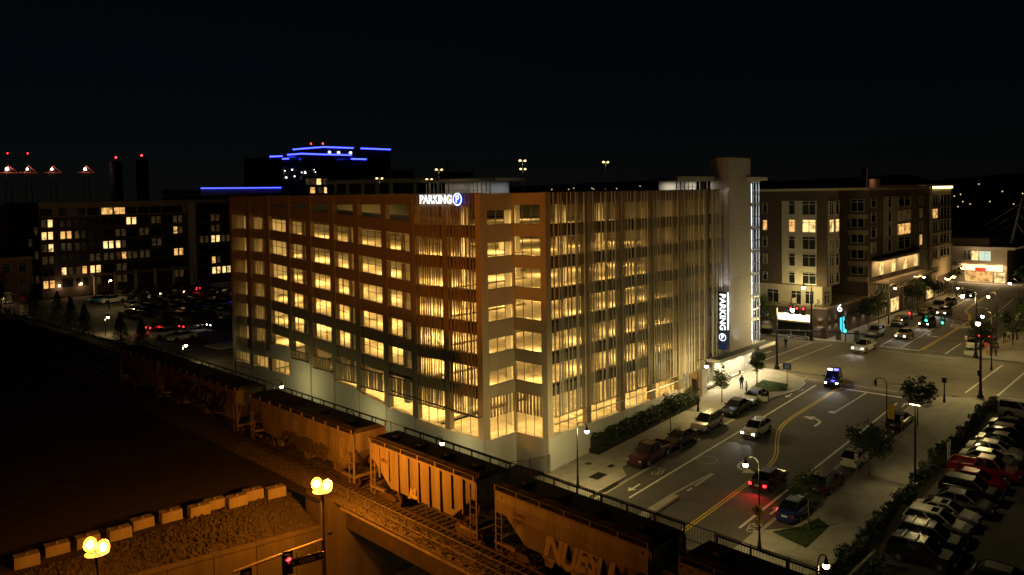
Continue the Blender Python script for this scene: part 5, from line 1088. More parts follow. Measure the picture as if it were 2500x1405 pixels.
car('sedan', 'blue', 9.6, -22.3, 0, 'dark blue sedan parked behind young lawn tree', gS, ''); car('suv', 'maroon', 16.0, -22.3, 0, 'dark red suv parked at south kerb', gS); car('hatch', 'white', 23.4, -22.3, 0, 'white hatchback parked under the dark street tree', gS); car('suv', 'black', 29.4, -22.3, 0, 'black suv parked ahead of white hatchback', gS)
car('sedan', 'dark', 36.2, -22.3, 0, 'dark sedan parked beside the yellow banner lamp', gS)
car('sedan', 'white', 83.4, -18.9, 0, 'white sedan parked beyond junction on south kerb'); car('suv', 'dark', 91, -19.0, 0, 'dark suv with red tail lights parked beyond white sedan', None, 't')
lotc = [('suv', 'black', 7.3, 'large black suv, nearest car of the southern lot row'), ('suv', 'dark', 10.1, 'dark suv with roof bars beside the black suv'), ('suv', 'white', 12.8, 'white suv with black sunroof in southern lot'), ('sedan', 'white', 15.4, 'white sedan with dark sunroof beside white suv'), ('sedan', 'grey', 18.2, 'grey sedan parked beside white sedan in lot'), ('suv', 'black', 20.9, 'black suv parked between grey sedan and red cars'), ('sedan', 'red', 23.5, 'red sedan parked beside the red pickup'), ('pickup', 'red', 26.4, 'red pickup truck backed to the lot hedge'), ('sedan', 'silver', 29.3, 'silver sedan next to the red pickup'), ('sedan', 'white', 32.0, 'white sedan second from the red pickup'), ('sedan', 'dark', 34.8, 'dark sedan third from the red pickup'), ('hatch', 'black', 37.6, 'black hatchback fourth from the red pickup'), ('sedan', 'dark', 40.4, 'dark sedan nearest the pale van in lot'), ('van', 'white', 45.6, 'pale van at far end of southern lot row')]
for kd, cl, x, lb in lotc:
    c = car(kd, cl, x, -32.3+random.uniform(-.25, .25), -PI/2+random.uniform(-.03, .03), lb, gL)
    if 'sunroof' in lb: MB().box((-0.35, -0.42, SPEC[kd]['gr'][2]+0.03), (0.12, 0.42, SPEC[kd]['gr'][2]+0.045)).build('sunroof', cglass, c)
    if 'roof bars' in lb or 'large black' in lb:
        for s in (-1, 1): MB().tube([(-1.6, s*.6, 1.74), (-1.4, s*.6, 1.8), (0, s*.6, 1.8), (.2, s*.6, 1.74)], .03).build('roof_rail', metal, c)
        for xx in (-1.2, -.3): MB().box((xx-.04, -.66, 1.8), (xx+.04, .66, 1.85)).build('roof_bar', metal, c)
car('hatch', 'dark', 6.6, -38.0, -PI/2, 'dark hatchback at the bottom right picture edge', gL)
# far lot behind the garage
FZ = 3.0
sheet_ = MB().box((-1.5, 53, 1.5), (75, 163, 2.98)); sheet_.build('parking_lot_north', lotasph, kind='structure')
lotlines = MB()
for q in range(16):
    for yy_ in (92, 108, 124, 140): lotlines.quad([(8+q*2.8, yy_, 2.99), (8.1+q*2.8, yy_, 2.99), (8.1+q*2.8, yy_+5, 2.99), (8+q*2.8, yy_+5, 2.99)])
lotlines.build('stall_lines', whitepaint, bpy.data.objects['parking_lot_north'])
isl = MB().box((8, 70, 2.9), (14, 75, 3.15)); isl.build('traffic_island', kerbm, label='kerbed planting island in the far lot', cat='traffic island')
far = [(18.9, 147.8, 'skyblue', 'sedan', 'bright blue sedan at left of the far lot'), (20.8, 143.4, 'white', 'pickup', 'white pickup in front of the bright blue sedan'), (39, 157.5, 'white', 'hatch', 'white hatchback nearest the apartment block'), (38.5, 146, 'tan', 'suv', 'tan suv near the apartment block pier'), (45.5, 147.5, 'dark', 'suv', 'dark suv with red lights by the pier'), (7.4, 88, 'white', 'suv', 'white suv beside white sedan at lot corner'), (8.3, 83.4, 'white', 'sedan', 'white sedan at the near lot corner'), (10.6, 96.5, 'maroon', 'sedan', 'dark red sedan with glowing tail lights in far lot'), (19, 90.5, 'dark', 'suv', 'dark suv with bright headlights in far lot'), (14.6, 92.5, 'black', 'hatch', 'black hatchback facing the dark red sedan'), (23.5, 90, 'silver', 'sedan', 'silver sedan next to the garage in far lot')]
for x, y, cl, kd, lb in far: car(kd, cl, x, y, PI+0.05 if 'white' in lb else (0.1 if 'red' in lb else PI), lb, 'cars in the far lot', ('t' if 'red' in lb else '')+('h' if 'headlights' in lb else ''), FZ, True)
rows = [(104, 15, 9), (109.5, 18, 9), (117, 14, 10), (122.5, 17, 10), (131, 20, 10), (136.5, 24, 9), (150, 26, 8)]
cl_ = ['dark', 'black', 'grey', 'dark', 'silver', 'black', 'dark', 'white', 'maroon', 'tan', 'black', 'grey']
kd_ = ['sedan', 'suv', 'sedan', 'hatch', 'suv', 'sedan', 'pickup', 'sedan', 'van']
cnames = {'dark': 'charcoal', 'maroon': 'dark red', 'black': 'black', 'grey': 'grey', 'silver': 'silver', 'white': 'white', 'tan': 'tan'}
for r, (y, x0, n) in enumerate(rows):
    for i in range(n):
        if random.random() < 0.12: continue
        cl = random.choice(cl_); kd = random.choice(kd_)
        car(kd, cl, x0+i*2.85, y+random.uniform(-.3, .3), PI/2 if r % 2 else -PI/2, '%s %s in %s row from the garage, %s from left, far lot' % (cnames[cl], {'hatch': 'hatchback', 'pickup': 'pickup'}.get(kd, kd), ORD[r], ORD[i]), 'cars in the far lot', '', FZ, True)
# ================================================================= lamps, signals, signs
WL = (1.0, 0.76, 0.28)
def street_lamp(x, y, z, rz, label, h=5.55, reach=1.1, power=750, lit=True, group='curved-arm street lamps', banner=None, col=WL):
    L_ = empty('street_lamp', (x, y, z), label, 'street lamp', group, rz)
    p = MB(); p.cyl((0, 0, 0), (0, 0, 0.5), 0.17, 0.13, 10); p.cyl((0, 0, 0.5), (0, 0, 1.2), 0.11, 0.085, 10); p.cyl((0, 0, 1.2), (0, 0, h), 0.075, 0.05, 8); p.build('pole', blackpaint, L_)
    pts = [(reach*(0.5-0.5*math.cos(t)), 0, h+0.62*math.sin(t)**0.8 if t < 1.6 else h+0.62-0.12*(t-1.57)) for t in [i*PI/10 for i in range(11)]]
    MB().tube(pts, 0.04).build('arm', blackpaint, L_)
    c = MB(); c.cyl((reach, 0, h+0.42), (reach, 0, h+0.15), 0.05, 0.12, 8); c.cyl((reach, 0, h+0.15), (reach, 0, h-0.02), 0.12, 0.2, 10); c.build('lantern_cap', blackpaint, L_)
    MB().ball((reach, 0, h-0.14), 0.2, 12, 8, sz=0.9).build('globe', warmglobe if lit else lampoff, L_, smooth=True)
    if lit: plight('lamp_light', (reach, 0, h-0.52), power, col, 0.18, L_)
    if banner: MB().box((-0.75, -0.02, 3.0-0.9), (-0.12, 0.02, 3.9-0.2)).build('banner', banner, L_); MB().tube([(0, 0, 3.75), (-0.78, 0, 3.75)], 0.02, 5).build('banner_rod', blackpaint, L_)
    return L_
ybanner = mat('banner_yellow', (0.75, 0.5, 0.02), 0.7); dbanner = mat('banner_dark', (0.06, 0.05, 0.045), 0.7)
street_lamp(3.2, -4.55, gz(3.2)+0.13, -PI/2, 'lit street lamp at the garage corner above the train'); street_lamp(28.5, -2.6, gz(28.5)+0.13, -PI/2, 'lit street lamp with dark banner beside garage hedge', banner=dbanner, power=900)
l3 = street_lamp(2.1, -22.6, gz(2.1)+0.13, PI/2, 'lit street lamp carrying yellow pedestrian sign', h=6.3, power=520); street_lamp(31, -22.6, gz(31)+0.13, PI/2, 'unlit street lamp with bright yellow banner', lit=False, banner=ybanner)
street_lamp(-6.9, -30.6, gz(-6.9)+0.1, -0.5, 'lit street lamp at the bottom right behind bridge fence', h=4.9, reach=0.6, power=170)
street_lamp(-4.2, 34.2, 1.6, -1.2, 'lit lamp just above train roof against garage wall', h=3.5, power=200, col=(1, 0.82, 0.28))
for i, y in enumerate((20.5, 6.8)): street_lamp(-3.9, y, 0.9, -0.3, ('wall-side lamp hidden low behind the long wagon', 'wall-side lamp hidden low behind the ribbed wagon')[i], h=2.7, power=140, reach=0.7, col=(1, 0.82, 0.28), group='lamps along the garage base')
sg = MB().ext([(0.06, -0.55, 0), (0.06, 0, -0.55), (0.06, 0.55, 0), (0.06, 0, 0.55)], (0.03, 0, 0)); ysign = mat('sign_yellow_dim', (0.55, 0.34, 0.02), 0.6)
ps2 = empty('crossing_sign', (2.0, -22.6, 3.1+gz(2)), 'yellow diamond pedestrian crossing sign on lamp post', 'sign')
MB().ext([(-0.14, -0.55, 0), (-0.14, 0, -0.55), (-0.14, 0.55, 0), (-0.14, 0, 0.55)], (0.03, 0, 0)).build('board', ysign, ps2)
wm_ = MB(); X_ = -0.16
for pts in ([(-.06, .2), (.06, .2), (.06, .32), (-.06, .32)], [(-.08, -.02), (.08, -.02), (.07, .18), (-.07, .18)], [(-.08, -.02), (0, -.02), (-.12, -.33), (-.19, -.33)], [(0, -.02), (.08, -.02), (.2, -.3), (.12, -.33)], [(.07, .16), (.22, .0), (.18, -.05), (.06, .08)], [(-.07, .16), (-.2, .02), (-.16, -.04), (-.06, .08)]): wm_.quad([(X_, y, z) for y, z in pts])
wm_.build('walker_symbol', blackpaint, ps2)
MB().box((-0.14, -0.22, -1.05), (-0.11, 0.22, -0.65)).build('plaque', ysign, ps2)
# far lamps
for i, (x, y, lb, pw) in enumerate(((96.8, -2.2, 'lit street lamp outside apartment shops, nearest junction', 520), (113.9, -2.2, 'lit street lamp outside apartment shops, second from junction', 520), (142, -2.2, 'lit street lamp near waterfront end of apartments', 700), (134.5, -3.2, 'low bright lamp beside farthest parked cars', 300), (84, -21.6, 'lit street lamp on far south pavement beyond junction', 480), (67, -24.5, 'lit street lamp by the south-east signal pole', 420), (93.5, -22.6, 'bright lamp at right picture edge', 600))):
    street_lamp(x, y, 2.49, PI/2 if y < -10 else -PI/2, lb, h=(6.6, 7.1, 6.6, 3.0, 7.8, 7.2, 9.0)[i], power=pw, col=(1, 0.64, 0.2))
for i, (x, y, lb) in enumerate(((-2.0, 61.5, 'bright lamp at near corner of the far lot'), (1.9, 98.8, 'bright lamp beside conifers at far lot edge'), (15.9, 133, 'tall bright lamp in front of apartment block'))):
    street_lamp(x, y, 2.0 if i < 2 else 3.0, 0.3, lb, h=4.2 if i < 2 else 6.3, power=620, reach=0.6, col=(1, 0.7, 0.25), group='lamps of the far lot')
lp = empty('lot_light_pole', (20.05, -28.4, gz(20)), 'tall dark unlit light pole in the lot hedge', 'light pole'); MB().cyl((0, 0, 0), (0, 0, 0.6), 0.25, n=10).build('footing', kerbm, lp); MB().cyl((0, 0, 0.6), (0, 0, 7.6), 0.1, 0.07, 8).build('pole', blackpaint, lp); MB().box((-0.3, -0.5, 7.5), (0.3, 0.5, 7.65)).build('lamp_head', blackpaint, lp)
slight('added_lot_light', (20.05, -28.7, gz(20)+7.3), (20, -34, 0), 330, WL, 150)  # spot added on the unlit pole to light the lot's cars
MB().box((-0.2, -0.4, 7.44), (0.2, 0.4, 7.49)).build('lens', warmglobe, lp)  # glowing lens added under the head to go with that spot
# sodium lamps by the bridge
sodshell = glass('lamp_shell_sodium', (1.0, 0.5, 0.12), 0.55); _b = sodshell.node_tree.nodes['Principled BSDF']; _b.inputs['Emission Color'].default_value = (1.0, 0.33, 0.03, 1); _b.inputs['Emission Strength'].default_value = 2.2; sodshell.cycles.emission_sampling = 'NONE'
def sodium(x, y, z0, h, label, pw):
    o = empty('sodium_lamp', (x, y, z0), label, 'street lamp', 'orange sodium lamps')
    MB().cyl((0, 0, 0), (0, 0, h-0.55), 0.16, 0.11, 10).build('pole', galvd, o); MB().cyl((0, 0, h-0.6), (0, 0, h-0.4), 0.16, 0.22, 10).build('collar', galvd, o); MB().cyl((0, 0, h-0.4), (0, 0, h-0.36), 0.45, 0.6, 14).build('light_blocking_pan', galvd, o)  # pan added under the globes to block steep downward light
    for s, dz in ((-1, 0.12), (1, -0.05)):
        MB().tube([(0, 0, h-0.45), (s*0.22, -s*0.2, h-0.3)], 0.05).build('bracket', metal, o)
        MB().ball((s*0.24, -s*0.22, h+dz), 0.34, 14, 9, sz=1.2).build('globe', sodshell, o, smooth=True); MB().ball((s*0.24, -s*0.22, h+dz), 0.17, 10, 7, sz=1.3).build('bulb', sodiumglobe, o, smooth=True)
    plight('sodium_light', (0.55, 0, h+0.1), pw*0.5, (1.0, 0.27, 0.012), 0.3, o); plight('sodium_light', (-0.6, 0.2, h+0.1), pw*0.5, (1.0, 0.27, 0.012), 0.3, o)
    return o
sp_ = sodium(-25.3, -6.2, gz(-25.3)+0.1, 8.62-gz(-25.3), 'orange twin-globe lamp with traffic signal arm beside the bridge', 10500); sodium(-38.2, -4.3, gz(-34)+0.1, 8.5-gz(-34), 'orange twin-globe lamp above the concrete blocks', 2600)
def signal_head(name, loc, parent, on, face, n=3):
    """three-lens head; face: unit vector the lenses look along"""
    f = Vector(face).normalized(); s = Vector((-f.y, f.x, 0)); o = MB(); c = Vector(loc)
    def bb(c0, dx, dy, dz, mb, m=0):
        P = []
        for k in (-1, 1):
            for a, b in ((-1, -1), (1, -1), (1, 1), (-1, 1)): P.append(c0+f*dx*a+s*dy*b+Vector((0, 0, dz*k)))
        mb.hexa(P, m)
    bb(c, 0.12, 0.19, 0.58, o); bb(c-f*0.13, 0.01, 0.33, 0.72, o); hd = o.build(name, blackpaint, parent)
    for i in range(n):
        z = 0.36-0.36*i; q = c+f*0.125+Vector((0, 0, z)); MB().cyl(q, q+f*0.04, 0.15, n=12).build('lens', (redlight if on == i == 0 else (greenlight if on == i == 2 else lampoff_d)), hd)
        v = MB()
        for k in range(7):
            a0, a1 = PI*(k/7)-0.2, PI*((k+1)/7)-0.2
            P = [q+s*0.17*math.cos(a)+Vector((0, 0, 0.17*math.sin(a)))+f*d for a, d in ((a0, 0), (a1, 0), (a1, 0.26), (a0, 0.26))]; v.quad(P)
        v.build('visor', blackpaint, hd)
    return hd
lampoff_d = mat('lens_off', (0.02, 0.02, 0.02), 0.3)
def streetsign(parent, txt, small, loc, basis, w_, h, size, logo=True):
    bd = MB()
    me = MB().box((-w_/2, -h/2, -0.03), (w_/2, h/2, 0.0)).mesh('name_board', mat('sign_brown', (0.05, 0.02, 0.012), 0.6)); me.transform(basis.to_4x4()); b = obj('name_board', me, parent, loc=loc)
    fr_ = MB(); t = 0.03
    for a, c in (((-w_/2, -h/2), (w_/2, -h/2+t)), ((-w_/2, h/2-t), (w_/2, h/2)), ((-w_/2, -h/2+t), (-w_/2+t, h/2-t)), ((w_/2-t, -h/2+t), (w_/2, h/2-t))): fr_.box((a[0], a[1], 0.002), (c[0], c[1], 0.012))
    if logo: fr_.cyl((-w_*0.42, 0, 0.002), (-w_*0.42, 0, 0.012), h*0.24, n=10)
    fm = fr_.mesh('sign_border', mat('sign_letter_white', (0.75, 0.7, 0.6), 0.5)); fm.transform(basis.to_4x4()); obj('sign_border', fm, b)
    for s, sz, dx, dy in ((txt, size, -w_*0.0, 0), (small, size*0.5, w_*0.40, h*0.05)):
        tm = text_mesh(s, sz, 0.004, 0.008); tm.materials.append(MATS['sign_letter_white']); tm.transform((basis.to_4x4() @ Matrix.Translation((dx, dy, 0.012)))); obj('lettering', tm, b)
# mast arm with the Grant St sign on the sodium lamp pole
za = 5.25-(gz(-25.3)+0.1)
arm = MB().tube([(0, 0, za), (-3.2, -0.1, za+0.12), (-6.3, -0.2, za+0.2)], 0.085, 8); arm.build('signal_arm', mat('galvanised_arm', (0.2, 0.19, 0.17), 0.6, 0.3, 0.2, 4), sp_)
GM = empty('traffic_signal', (-28.1, -6.35, 4.75), 'red traffic signal on the near arm, beside the Grant sign', 'traffic light', 'signals on the near arm'); signal_head('signal_housing', (0, -0.2, 0), GM, 0, (-0.35, -1, 0))
GM2 = empty('traffic_signal', (-30.9, -6.45, 4.7), 'red traffic signal at the tip of the near arm', 'traffic light', 'signals on the near arm'); signal_head('signal_housing', (0, -0.2, 0), GM2, 0, (-0.35, -1, 0))
GS = empty('street_name_sign', (-26.7, -6.4, 4.5), 'brown street name sign reading Grant St on signal arm', 'sign')
for dx in (-0.7, 0.7): MB().box((dx-0.02, -0.02, 0.2), (dx+0.02, 0.02, 0.75)).build('hanger', metal, GS)
streetsign(GS, 'Grant', 'ST', (0, -0.05, 0), Matrix.Rotation(-0.25, 3, 'Z') @ FACE_S, 2.2, 0.52, 0.42)
pb = empty('traffic_signal', (-24.1, -7.2, 1.6), 'dark signal box seen from behind at the bottom edge', 'traffic light'); MB().box((-0.2, -0.2, -0.6), (0.2, 0.2, 0.9)).build('housing', blackpaint, pb); MB().cyl((0, 0, -3.1), (0, 0, -0.6), 0.06, n=6).build('post', blackpaint, pb)
# junction masts
def mast(x, y, h, label, lamp_dir=None, reach=2.0, power=520, hl=None):
    o = empty('signal_mast', (x, y, 2.4), label, 'signal mast', 'signal masts of the junction'); hl = hl or h
    p = MB(); p.cyl((0, 0, 0), (0, 0, 0.35), 0.38, 0.36, 12); p.cyl((0, 0, 0.35), (0, 0, 0.9), 0.26, 0.2, 12); p.cyl((0, 0, 0.9), (0, 0, h), 0.17, 0.1, 10); p.build('pole', blackpaint, o)
    if lamp_dir is not None:
        d = Vector((math.cos(lamp_dir), math.sin(lamp_dir), 0)); pts = [Vector((0, 0, h))+d*reach*(0.5-0.5*math.cos(t))+Vector((0, 0, 0.9*math.sin(t)**0.8 if t < 1.6 else 0.9-0.15*(t-1.57))) for t in [i*PI/10 for i in range(11)]]
        MB().tube(pts, 0.045).build('lamp_arm', blackpaint, o); e = Vector((0, 0, h))+d*reach
        MB().cyl(e+Vector((0, 0, 0.65)), e+Vector((0, 0, 0.05)), 0.06, 0.2, 10).build('lantern_cap', blackpaint, o); MB().ball(e-Vector((0, 0, 0.12)), 0.25, 12, 8).build('globe', warmglobe, o, smooth=True); plight('mast_lamp', e-Vector((0, 0, 0.6)), power, WL, 0.2, o)
    return o
m1 = mast(50.8, -2.1, 8.4, 'signal mast at the garage corner with Columbia sign', -PI/2, 2.2, 2200)
MB().tube([(0, 0, 5.4), (0, -6, 5.8), (0, -11.7, 6.0)], 0.09, 8).build('signal_arm', blackpaint, m1)
for i, y in enumerate((-8.45, -10.4, -12.7)):
    t = empty('traffic_signal', (50.9, y, 8.05+i*0.03), 'traffic signal seen from behind on Columbia arm, %s from the mast' % ORD[i], 'traffic light', 'signals over the junction'); signal_head('signal_housing', (0.1, 0, -0.1), t, 2, (1, 0, 0))
CS = empty('street_name_sign', (50.75, -5.1, 7.05), 'brown street name sign reading Columbia Way under signal arm', 'sign')
for dy in (-1, 1): MB().box((-0.02, dy-0.02, 0.2), (0.02, dy+0.02, 0.75)).build('hanger', metal, CS)
streetsign(CS, 'Columbia', 'WAY', (-0.1, 0, 0), FACE_W, 2.9, 0.56, 0.5)
m2 = mast(74.0, 2.5, 8.6, 'signal mast outside the bright shop sign', 2.0, 1.2, 900)
MB().tube([(0, 0, 5.4), (0, 4.6, 4.6)], 0.07, 8).build('signal_arm', blackpaint, m2)
for i, y in enumerate((3.7, 4.75, 5.75)):
    t = empty('traffic_signal', (73.8, y, 7.1), 'red traffic signal before the bright shop sign, %s from the mast' % ORD[i], 'traffic light', 'signals over the junction'); signal_head('signal_housing', (-0.1, 0, 0), t, 0, (-1, -0.3, 0))
m3 = mast(74.9, -20.9, 8.8, 'signal mast on the far south corner with green signals', PI/2, 1.8, 1300)
MB().tube([(0, 0, 5.1), (0, 4, 5.5), (0, 8.8, 5.9)], 0.09, 8).build('signal_arm', blackpaint, m3)
for i, (y, on) in enumerate(((-12.2, 0), (-14.5, 2), (-16.7, 2))):
    t = empty('traffic_signal', (74.6, y, 7.75-i*0.15), ('red traffic signal at the tip of the far arm', 'green traffic signal in the middle of the far arm', 'green traffic signal nearest the far mast')[i], 'traffic light', 'signals over the junction'); signal_head('signal_housing', (-0.1, 0, 0), t, on, (-1, 0, 0))
    plight('signal_glow', (73.9, y, 7.7), 14, (1, 0.02, 0.02) if on == 0 else (0.02, 1, 0.6), 0.2)
DS = empty('street_name_sign', (74.7, -19.0, 6.75), 'dark street name sign under the far signal arm', 'sign')
for dy in (-1, 1): MB().box((-0.02, dy-0.02, 0.2), (0.02, dy+0.02, 0.8)).build('hanger', metal, DS)
streetsign(DS, 'Columbia', 'WAY', (-0.1, 0, 0), FACE_W, 2.7, 0.5, 0.45)
m4 = mast(50.9, -26.7, 8.6, 'tall thick signal mast at the southern pavement corner', 0.5, 1.0, 1500); MB().box((-0.5, -0.2, 2.6), (-0.15, 0.2, 3.3)).build('control_box', blackpaint, m4)
pp = empty('pedestrian_signal', (46.5, -24.0, gz(46.5)+0.13), 'short pedestrian signal post on southern corner', 'traffic light'); MB().cyl((0, 0, 0), (0, 0, 0.9), 0.16, 0.09, 8).build('base', blackpaint, pp); MB().cyl((0, 0, 0.9), (0, 0, 2.6), 0.06, n=8).build('post', blackpaint, pp); MB().box((-0.2, -0.22, 2.3), (0.2, 0.22, 2.85)).build('head', blackpaint, pp)
pq = empty('pedestrian_signal', (75.4, -2.4, 2.49), 'pedestrian signal post with green light outside the apartments', 'traffic light'); MB().cyl((0, 0, 0), (0, 0, 3.0), 0.09, 0.06, 8).build('post', blackpaint, pq); MB().box((-0.2, -0.2, 2.9), (0.15, 0.2, 3.4)).build('head', blackpaint, pq); MB().box((-0.22, -0.12, 1.6), (-0.18, 0.12, 2.0)).build('walk_light', greenlight, pq)
blu = empty('direction_sign', (44.7, -6.2, gz(44.7)+0.13), 'small blue direction sign on a thin post at corner', 'sign'); MB().cyl((0, 0, 0), (0, 0, 2.6), 0.04, n=6).build('post', blackpaint, blu); MB().box((-0.04, -0.55, 1.75), (-0.01, 0.55, 2.55)).build('board', mat('sign_blue_board', (0.02, 0.05, 0.3), 0.5), blu)
for z in (2.35, 2.15, 1.95): MB().box((-0.05, -0.4, z-0.03), (-0.041, 0.3, z+0.03)).build('text_line', plate, blu)
for i, (x, y, lb) in enumerate(((19.3, -23.7, 'small parking sign on post beside the dark red suv'), (32.0, -23.8, 'small parking sign on post near yellow banner lamp'), (28.9, -2.4, 'small parking plate on the lamp post beside hedge'), (39.6, -2.3, 'slim sign post beside the two standing people'), (79.0, -18.7, 'white parking sign at far south kerb'))):
    s_ = empty('parking_sign_post', (x, y, gz(x)+0.13), lb, 'sign', 'small parking signs'); MB().cyl((0, 0, 0), (0, 0, 2.2), 0.03, n=6).build('post', metal, s_); MB().box((-0.05, -0.16, 1.75), (-0.03, 0.16, 2.25)).build('plate', plate, s_); MB().box((-0.055, -0.09, 1.9), (-0.051, 0.09, 2.1)).build('symbol', mat('sign_red', (0.5, 0.03, 0.02), 0.6), s_)
for i, x in enumerate((27.0, 27.7)):
    MB().box((x-0.05, -29.3, gz(x)), (x+0.05, -29.2, gz(x)+2.3)).build('marker_post', stuccol, label=('pale marker post before the red pickup, left one', 'pale marker post before the red pickup, right one')[i], cat='post', group='pale posts at the lot hedge')
# chain-link gate beside the garage corner
cf = empty('chain_fence', (2.5, 1.5, gz(2.5)), 'dark chain-link fence panels closing the gap beside garage corner', 'fence'); fo = (2.5, 1.5, gz(2.5))
pts = [(4.5, -0.2), (2.2, 0.4), (0.2, 1.6), (-2.5, 2.2), (-5.5, 2.4)]
for x, y in pts: MB(fo).cyl((x, y, -0.3), (x, y, 1.9), 0.04, n=6).build('fence_post', darkmetal, cf)
for z in (0.1, 1.85): MB(fo).tube([(x, y, z) for x, y in pts], 0.025, 5).build('fence_rail', darkmetal, cf)
wv = MB(fo)
for (x0, y0), (x1, y1) in zip(pts[:-1], pts[1:]):
    for k in range(16):
        a, b = k/16, min(1, k/16+0.35); wv.cyl((x0+(x1-x0)*a, y0+(y1-y0)*a, 0.1), (x0+(x1-x0)*b, y0+(y1-y0)*b, 1.85), 0.008, n=3, caps=False); wv.cyl((x0+(x1-x0)*b, y0+(y1-y0)*b, 0.1), (x0+(x1-x0)*a, y0+(y1-y0)*a, 1.85), 0.008, n=3, caps=False)
wv.build('wire_mesh', darkmetal, cf)
# ================================================================= planting
def leafball(n, rx, ry, rz_, size, clumps, hollow=0.35, seed=1):
    rnd = random.Random(seed); b = MB(); C_ = []
    for i in range(clumps):
        while True:
            p = Vector((rnd.uniform(-1, 1), rnd.uniform(-1, 1), rnd.uniform(-1, 1)))
            if hollow < p.length < 1: break
        C_.append((Vector((p.x*rx*0.8, p.y*ry*0.8, p.z*rz_*0.85)), rnd.uniform(0.22, 0.42)*min(rx, ry, rz_)*1.3))
    for i in range(n):
        c, r = C_[i % clumps]; d = Vector((rnd.gauss(0, 1), rnd.gauss(0, 1), rnd.gauss(0, 1))).normalized()*r*rnd.random()**0.4
        p = c+d; u = Vector((rnd.gauss(0, 1), rnd.gauss(0, 1), rnd.gauss(0, 0.6))).normalized(); v = u.orthogonal().normalized(); s = size*rnd.uniform(0.6, 1.3)
        b.quad([p-u*s, p+v*s*0.5, p+u*s, p-v*s*0.5])
    return b
def tree(x, y, z, h, ch, r, label, group, seed=1, lm=None, n=1100, size=0.13, tr=0.07, clumps=26):
    t = empty('street_tree', (x, y, z), label, 'tree', group, seed*1.7)
    b = MB(); rnd = random.Random(seed); k = h-ch*0.85
    b.cyl((0, 0, 0), (0.03, 0.02, k), tr, tr*0.75, 7); b.cyl((0.03, 0.02, k), (0, 0, h-0.4), tr*0.75, tr*0.2, 6)
    for i in range(9):
        a = i*2.4; z0 = k+ch*0.08*i*0.8; b.cyl((0.02, 0, z0), (r*0.7*math.cos(a), r*0.7*math.sin(a), z0+ch*0.22), tr*0.35, tr*0.1, 5)
    b.build('trunk', bark, t)
    c = leafball(n, r, r, ch/2, size, clumps, 0.2, seed); o = c.build('crown', lm or leafm, t); o.location = (0, 0, h-ch/2); return t
st_ = 'young trees along the street'
tree(33.1, -3.2, gz(33)+.13, 4.6, 3.0, 1.15, 'young street tree in pit behind the glossy black sedan', st_, 2, leafm, 1300); tree(42.0, -3.4, gz(42)+.13, 4.9, 3.3, 1.0, 'slim young tree on the lawn at garage canopy', st_, 3, leafm, 1300); tree(20.5, -3.8, gz(20.5)+.13, 4.2, 2.4, 1.2, 'dark street tree between hedge and silver suv', st_, 4, leafd, 1000)
tree(7.2, -24.3, gz(7)+.13, 4.9, 3.0, 1.5, 'pale-trunked young tree on southern lawn beside blue sedan', st_, 5, leafm, 1100, 0.14); tree(20.5, -24.4, gz(20)+.13, 5.0, 3.4, 2.2, 'dark spreading tree hiding the white hatchback', st_, 6, leafd, 1800, 0.15); tree(36.4, -24.0, gz(36)+.13, 5.4, 3.0, 2.1, 'dark spreading tree on southern pavement near junction', st_, 7, leafd, 1700, 0.16)
tree(75.6, 11.6, 2.5, 6.6, 4.4, 2.2, 'tree at the left edge of apartment corner', st_, 8, leafm, 1600, 0.18)
for i, (x, y, h, r) in enumerate(((89.7, -1.1, 5.2, 1.7), (95.0, -1.1, 6.2, 1.9), (116, -1.0, 6.4, 2.4), (130, -0.6, 5.6, 2.6), (151, 0.4, 7.0, 3.6), (156, 4, 6.5, 3.4))): tree(x, y, 2.5, h, h*0.62, r, ('low tree nearest the junction outside apartments', 'taller tree second from the junction outside apartments', 'round tree third from the junction outside apartments', 'wide tree fourth from the junction outside apartments', 'large dark tree at the end of apartments', 'large dark tree in front of the waterfront restaurant')[i], 'trees outside the apartments', 11+i, leafd, 1200, 0.2)
for i, (x, y, h, r) in enumerate(((80, -20.4, 4.6, 2.2), (88, -23.0, 5.6, 2.6), (84, -26.5, 6.5, 3.2), (98, -24.5, 6.0, 3.0), (106, -23, 6, 3), (172, -9.5, 5, 2.6), (175, -13, 6, 3))): tree(x, y, 2.5, h, h*0.66, r, ('dark tree over the white sedan beyond junction', 'dark tree behind far south signal mast', 'big dark tree at the right picture edge', 'leafy tree lit yellow-green beyond right corner', 'tree behind the yellow-green one at right edge', 'tree hung with lights right of the restaurant', 'tree at right edge behind the restaurant lights')[i], 'trees on the far south pavement', 31+i, leafm if i in (3,) else leafd, 1200, 0.22)
def conifer(x, y, z, h, r, label, seed, lm=None):
    t = empty('conifer_tree', (x, y, z), label, 'tree', 'dark trees beside the far tracks'); rnd = random.Random(seed)
    MB().cyl((0, 0, 0), (0, 0, h*0.95), 0.14, 0.03, 6).build('trunk', bark, t); b = MB()
    for i in range(1500):
        f = rnd.random()**0.8; zz = h*(0.08+0.92*f); rr_ = r*(1-f)*rnd.uniform(0.35, 1.08)+0.08; a = rnd.random()*6.283; p = Vector((rr_*math.cos(a), rr_*math.sin(a), zz-0.15*rr_)); u = Vector((math.cos(a), math.sin(a), -0.35)); v = Vector((-math.sin(a), math.cos(a), rnd.uniform(-.3, .3))); s = rnd.uniform(0.14, 0.3)
        b.quad([p-u*s, p+v*s*0.45, p+u*s, p-v*s*0.45])
    b.build('crown', lm or needle, t); return t
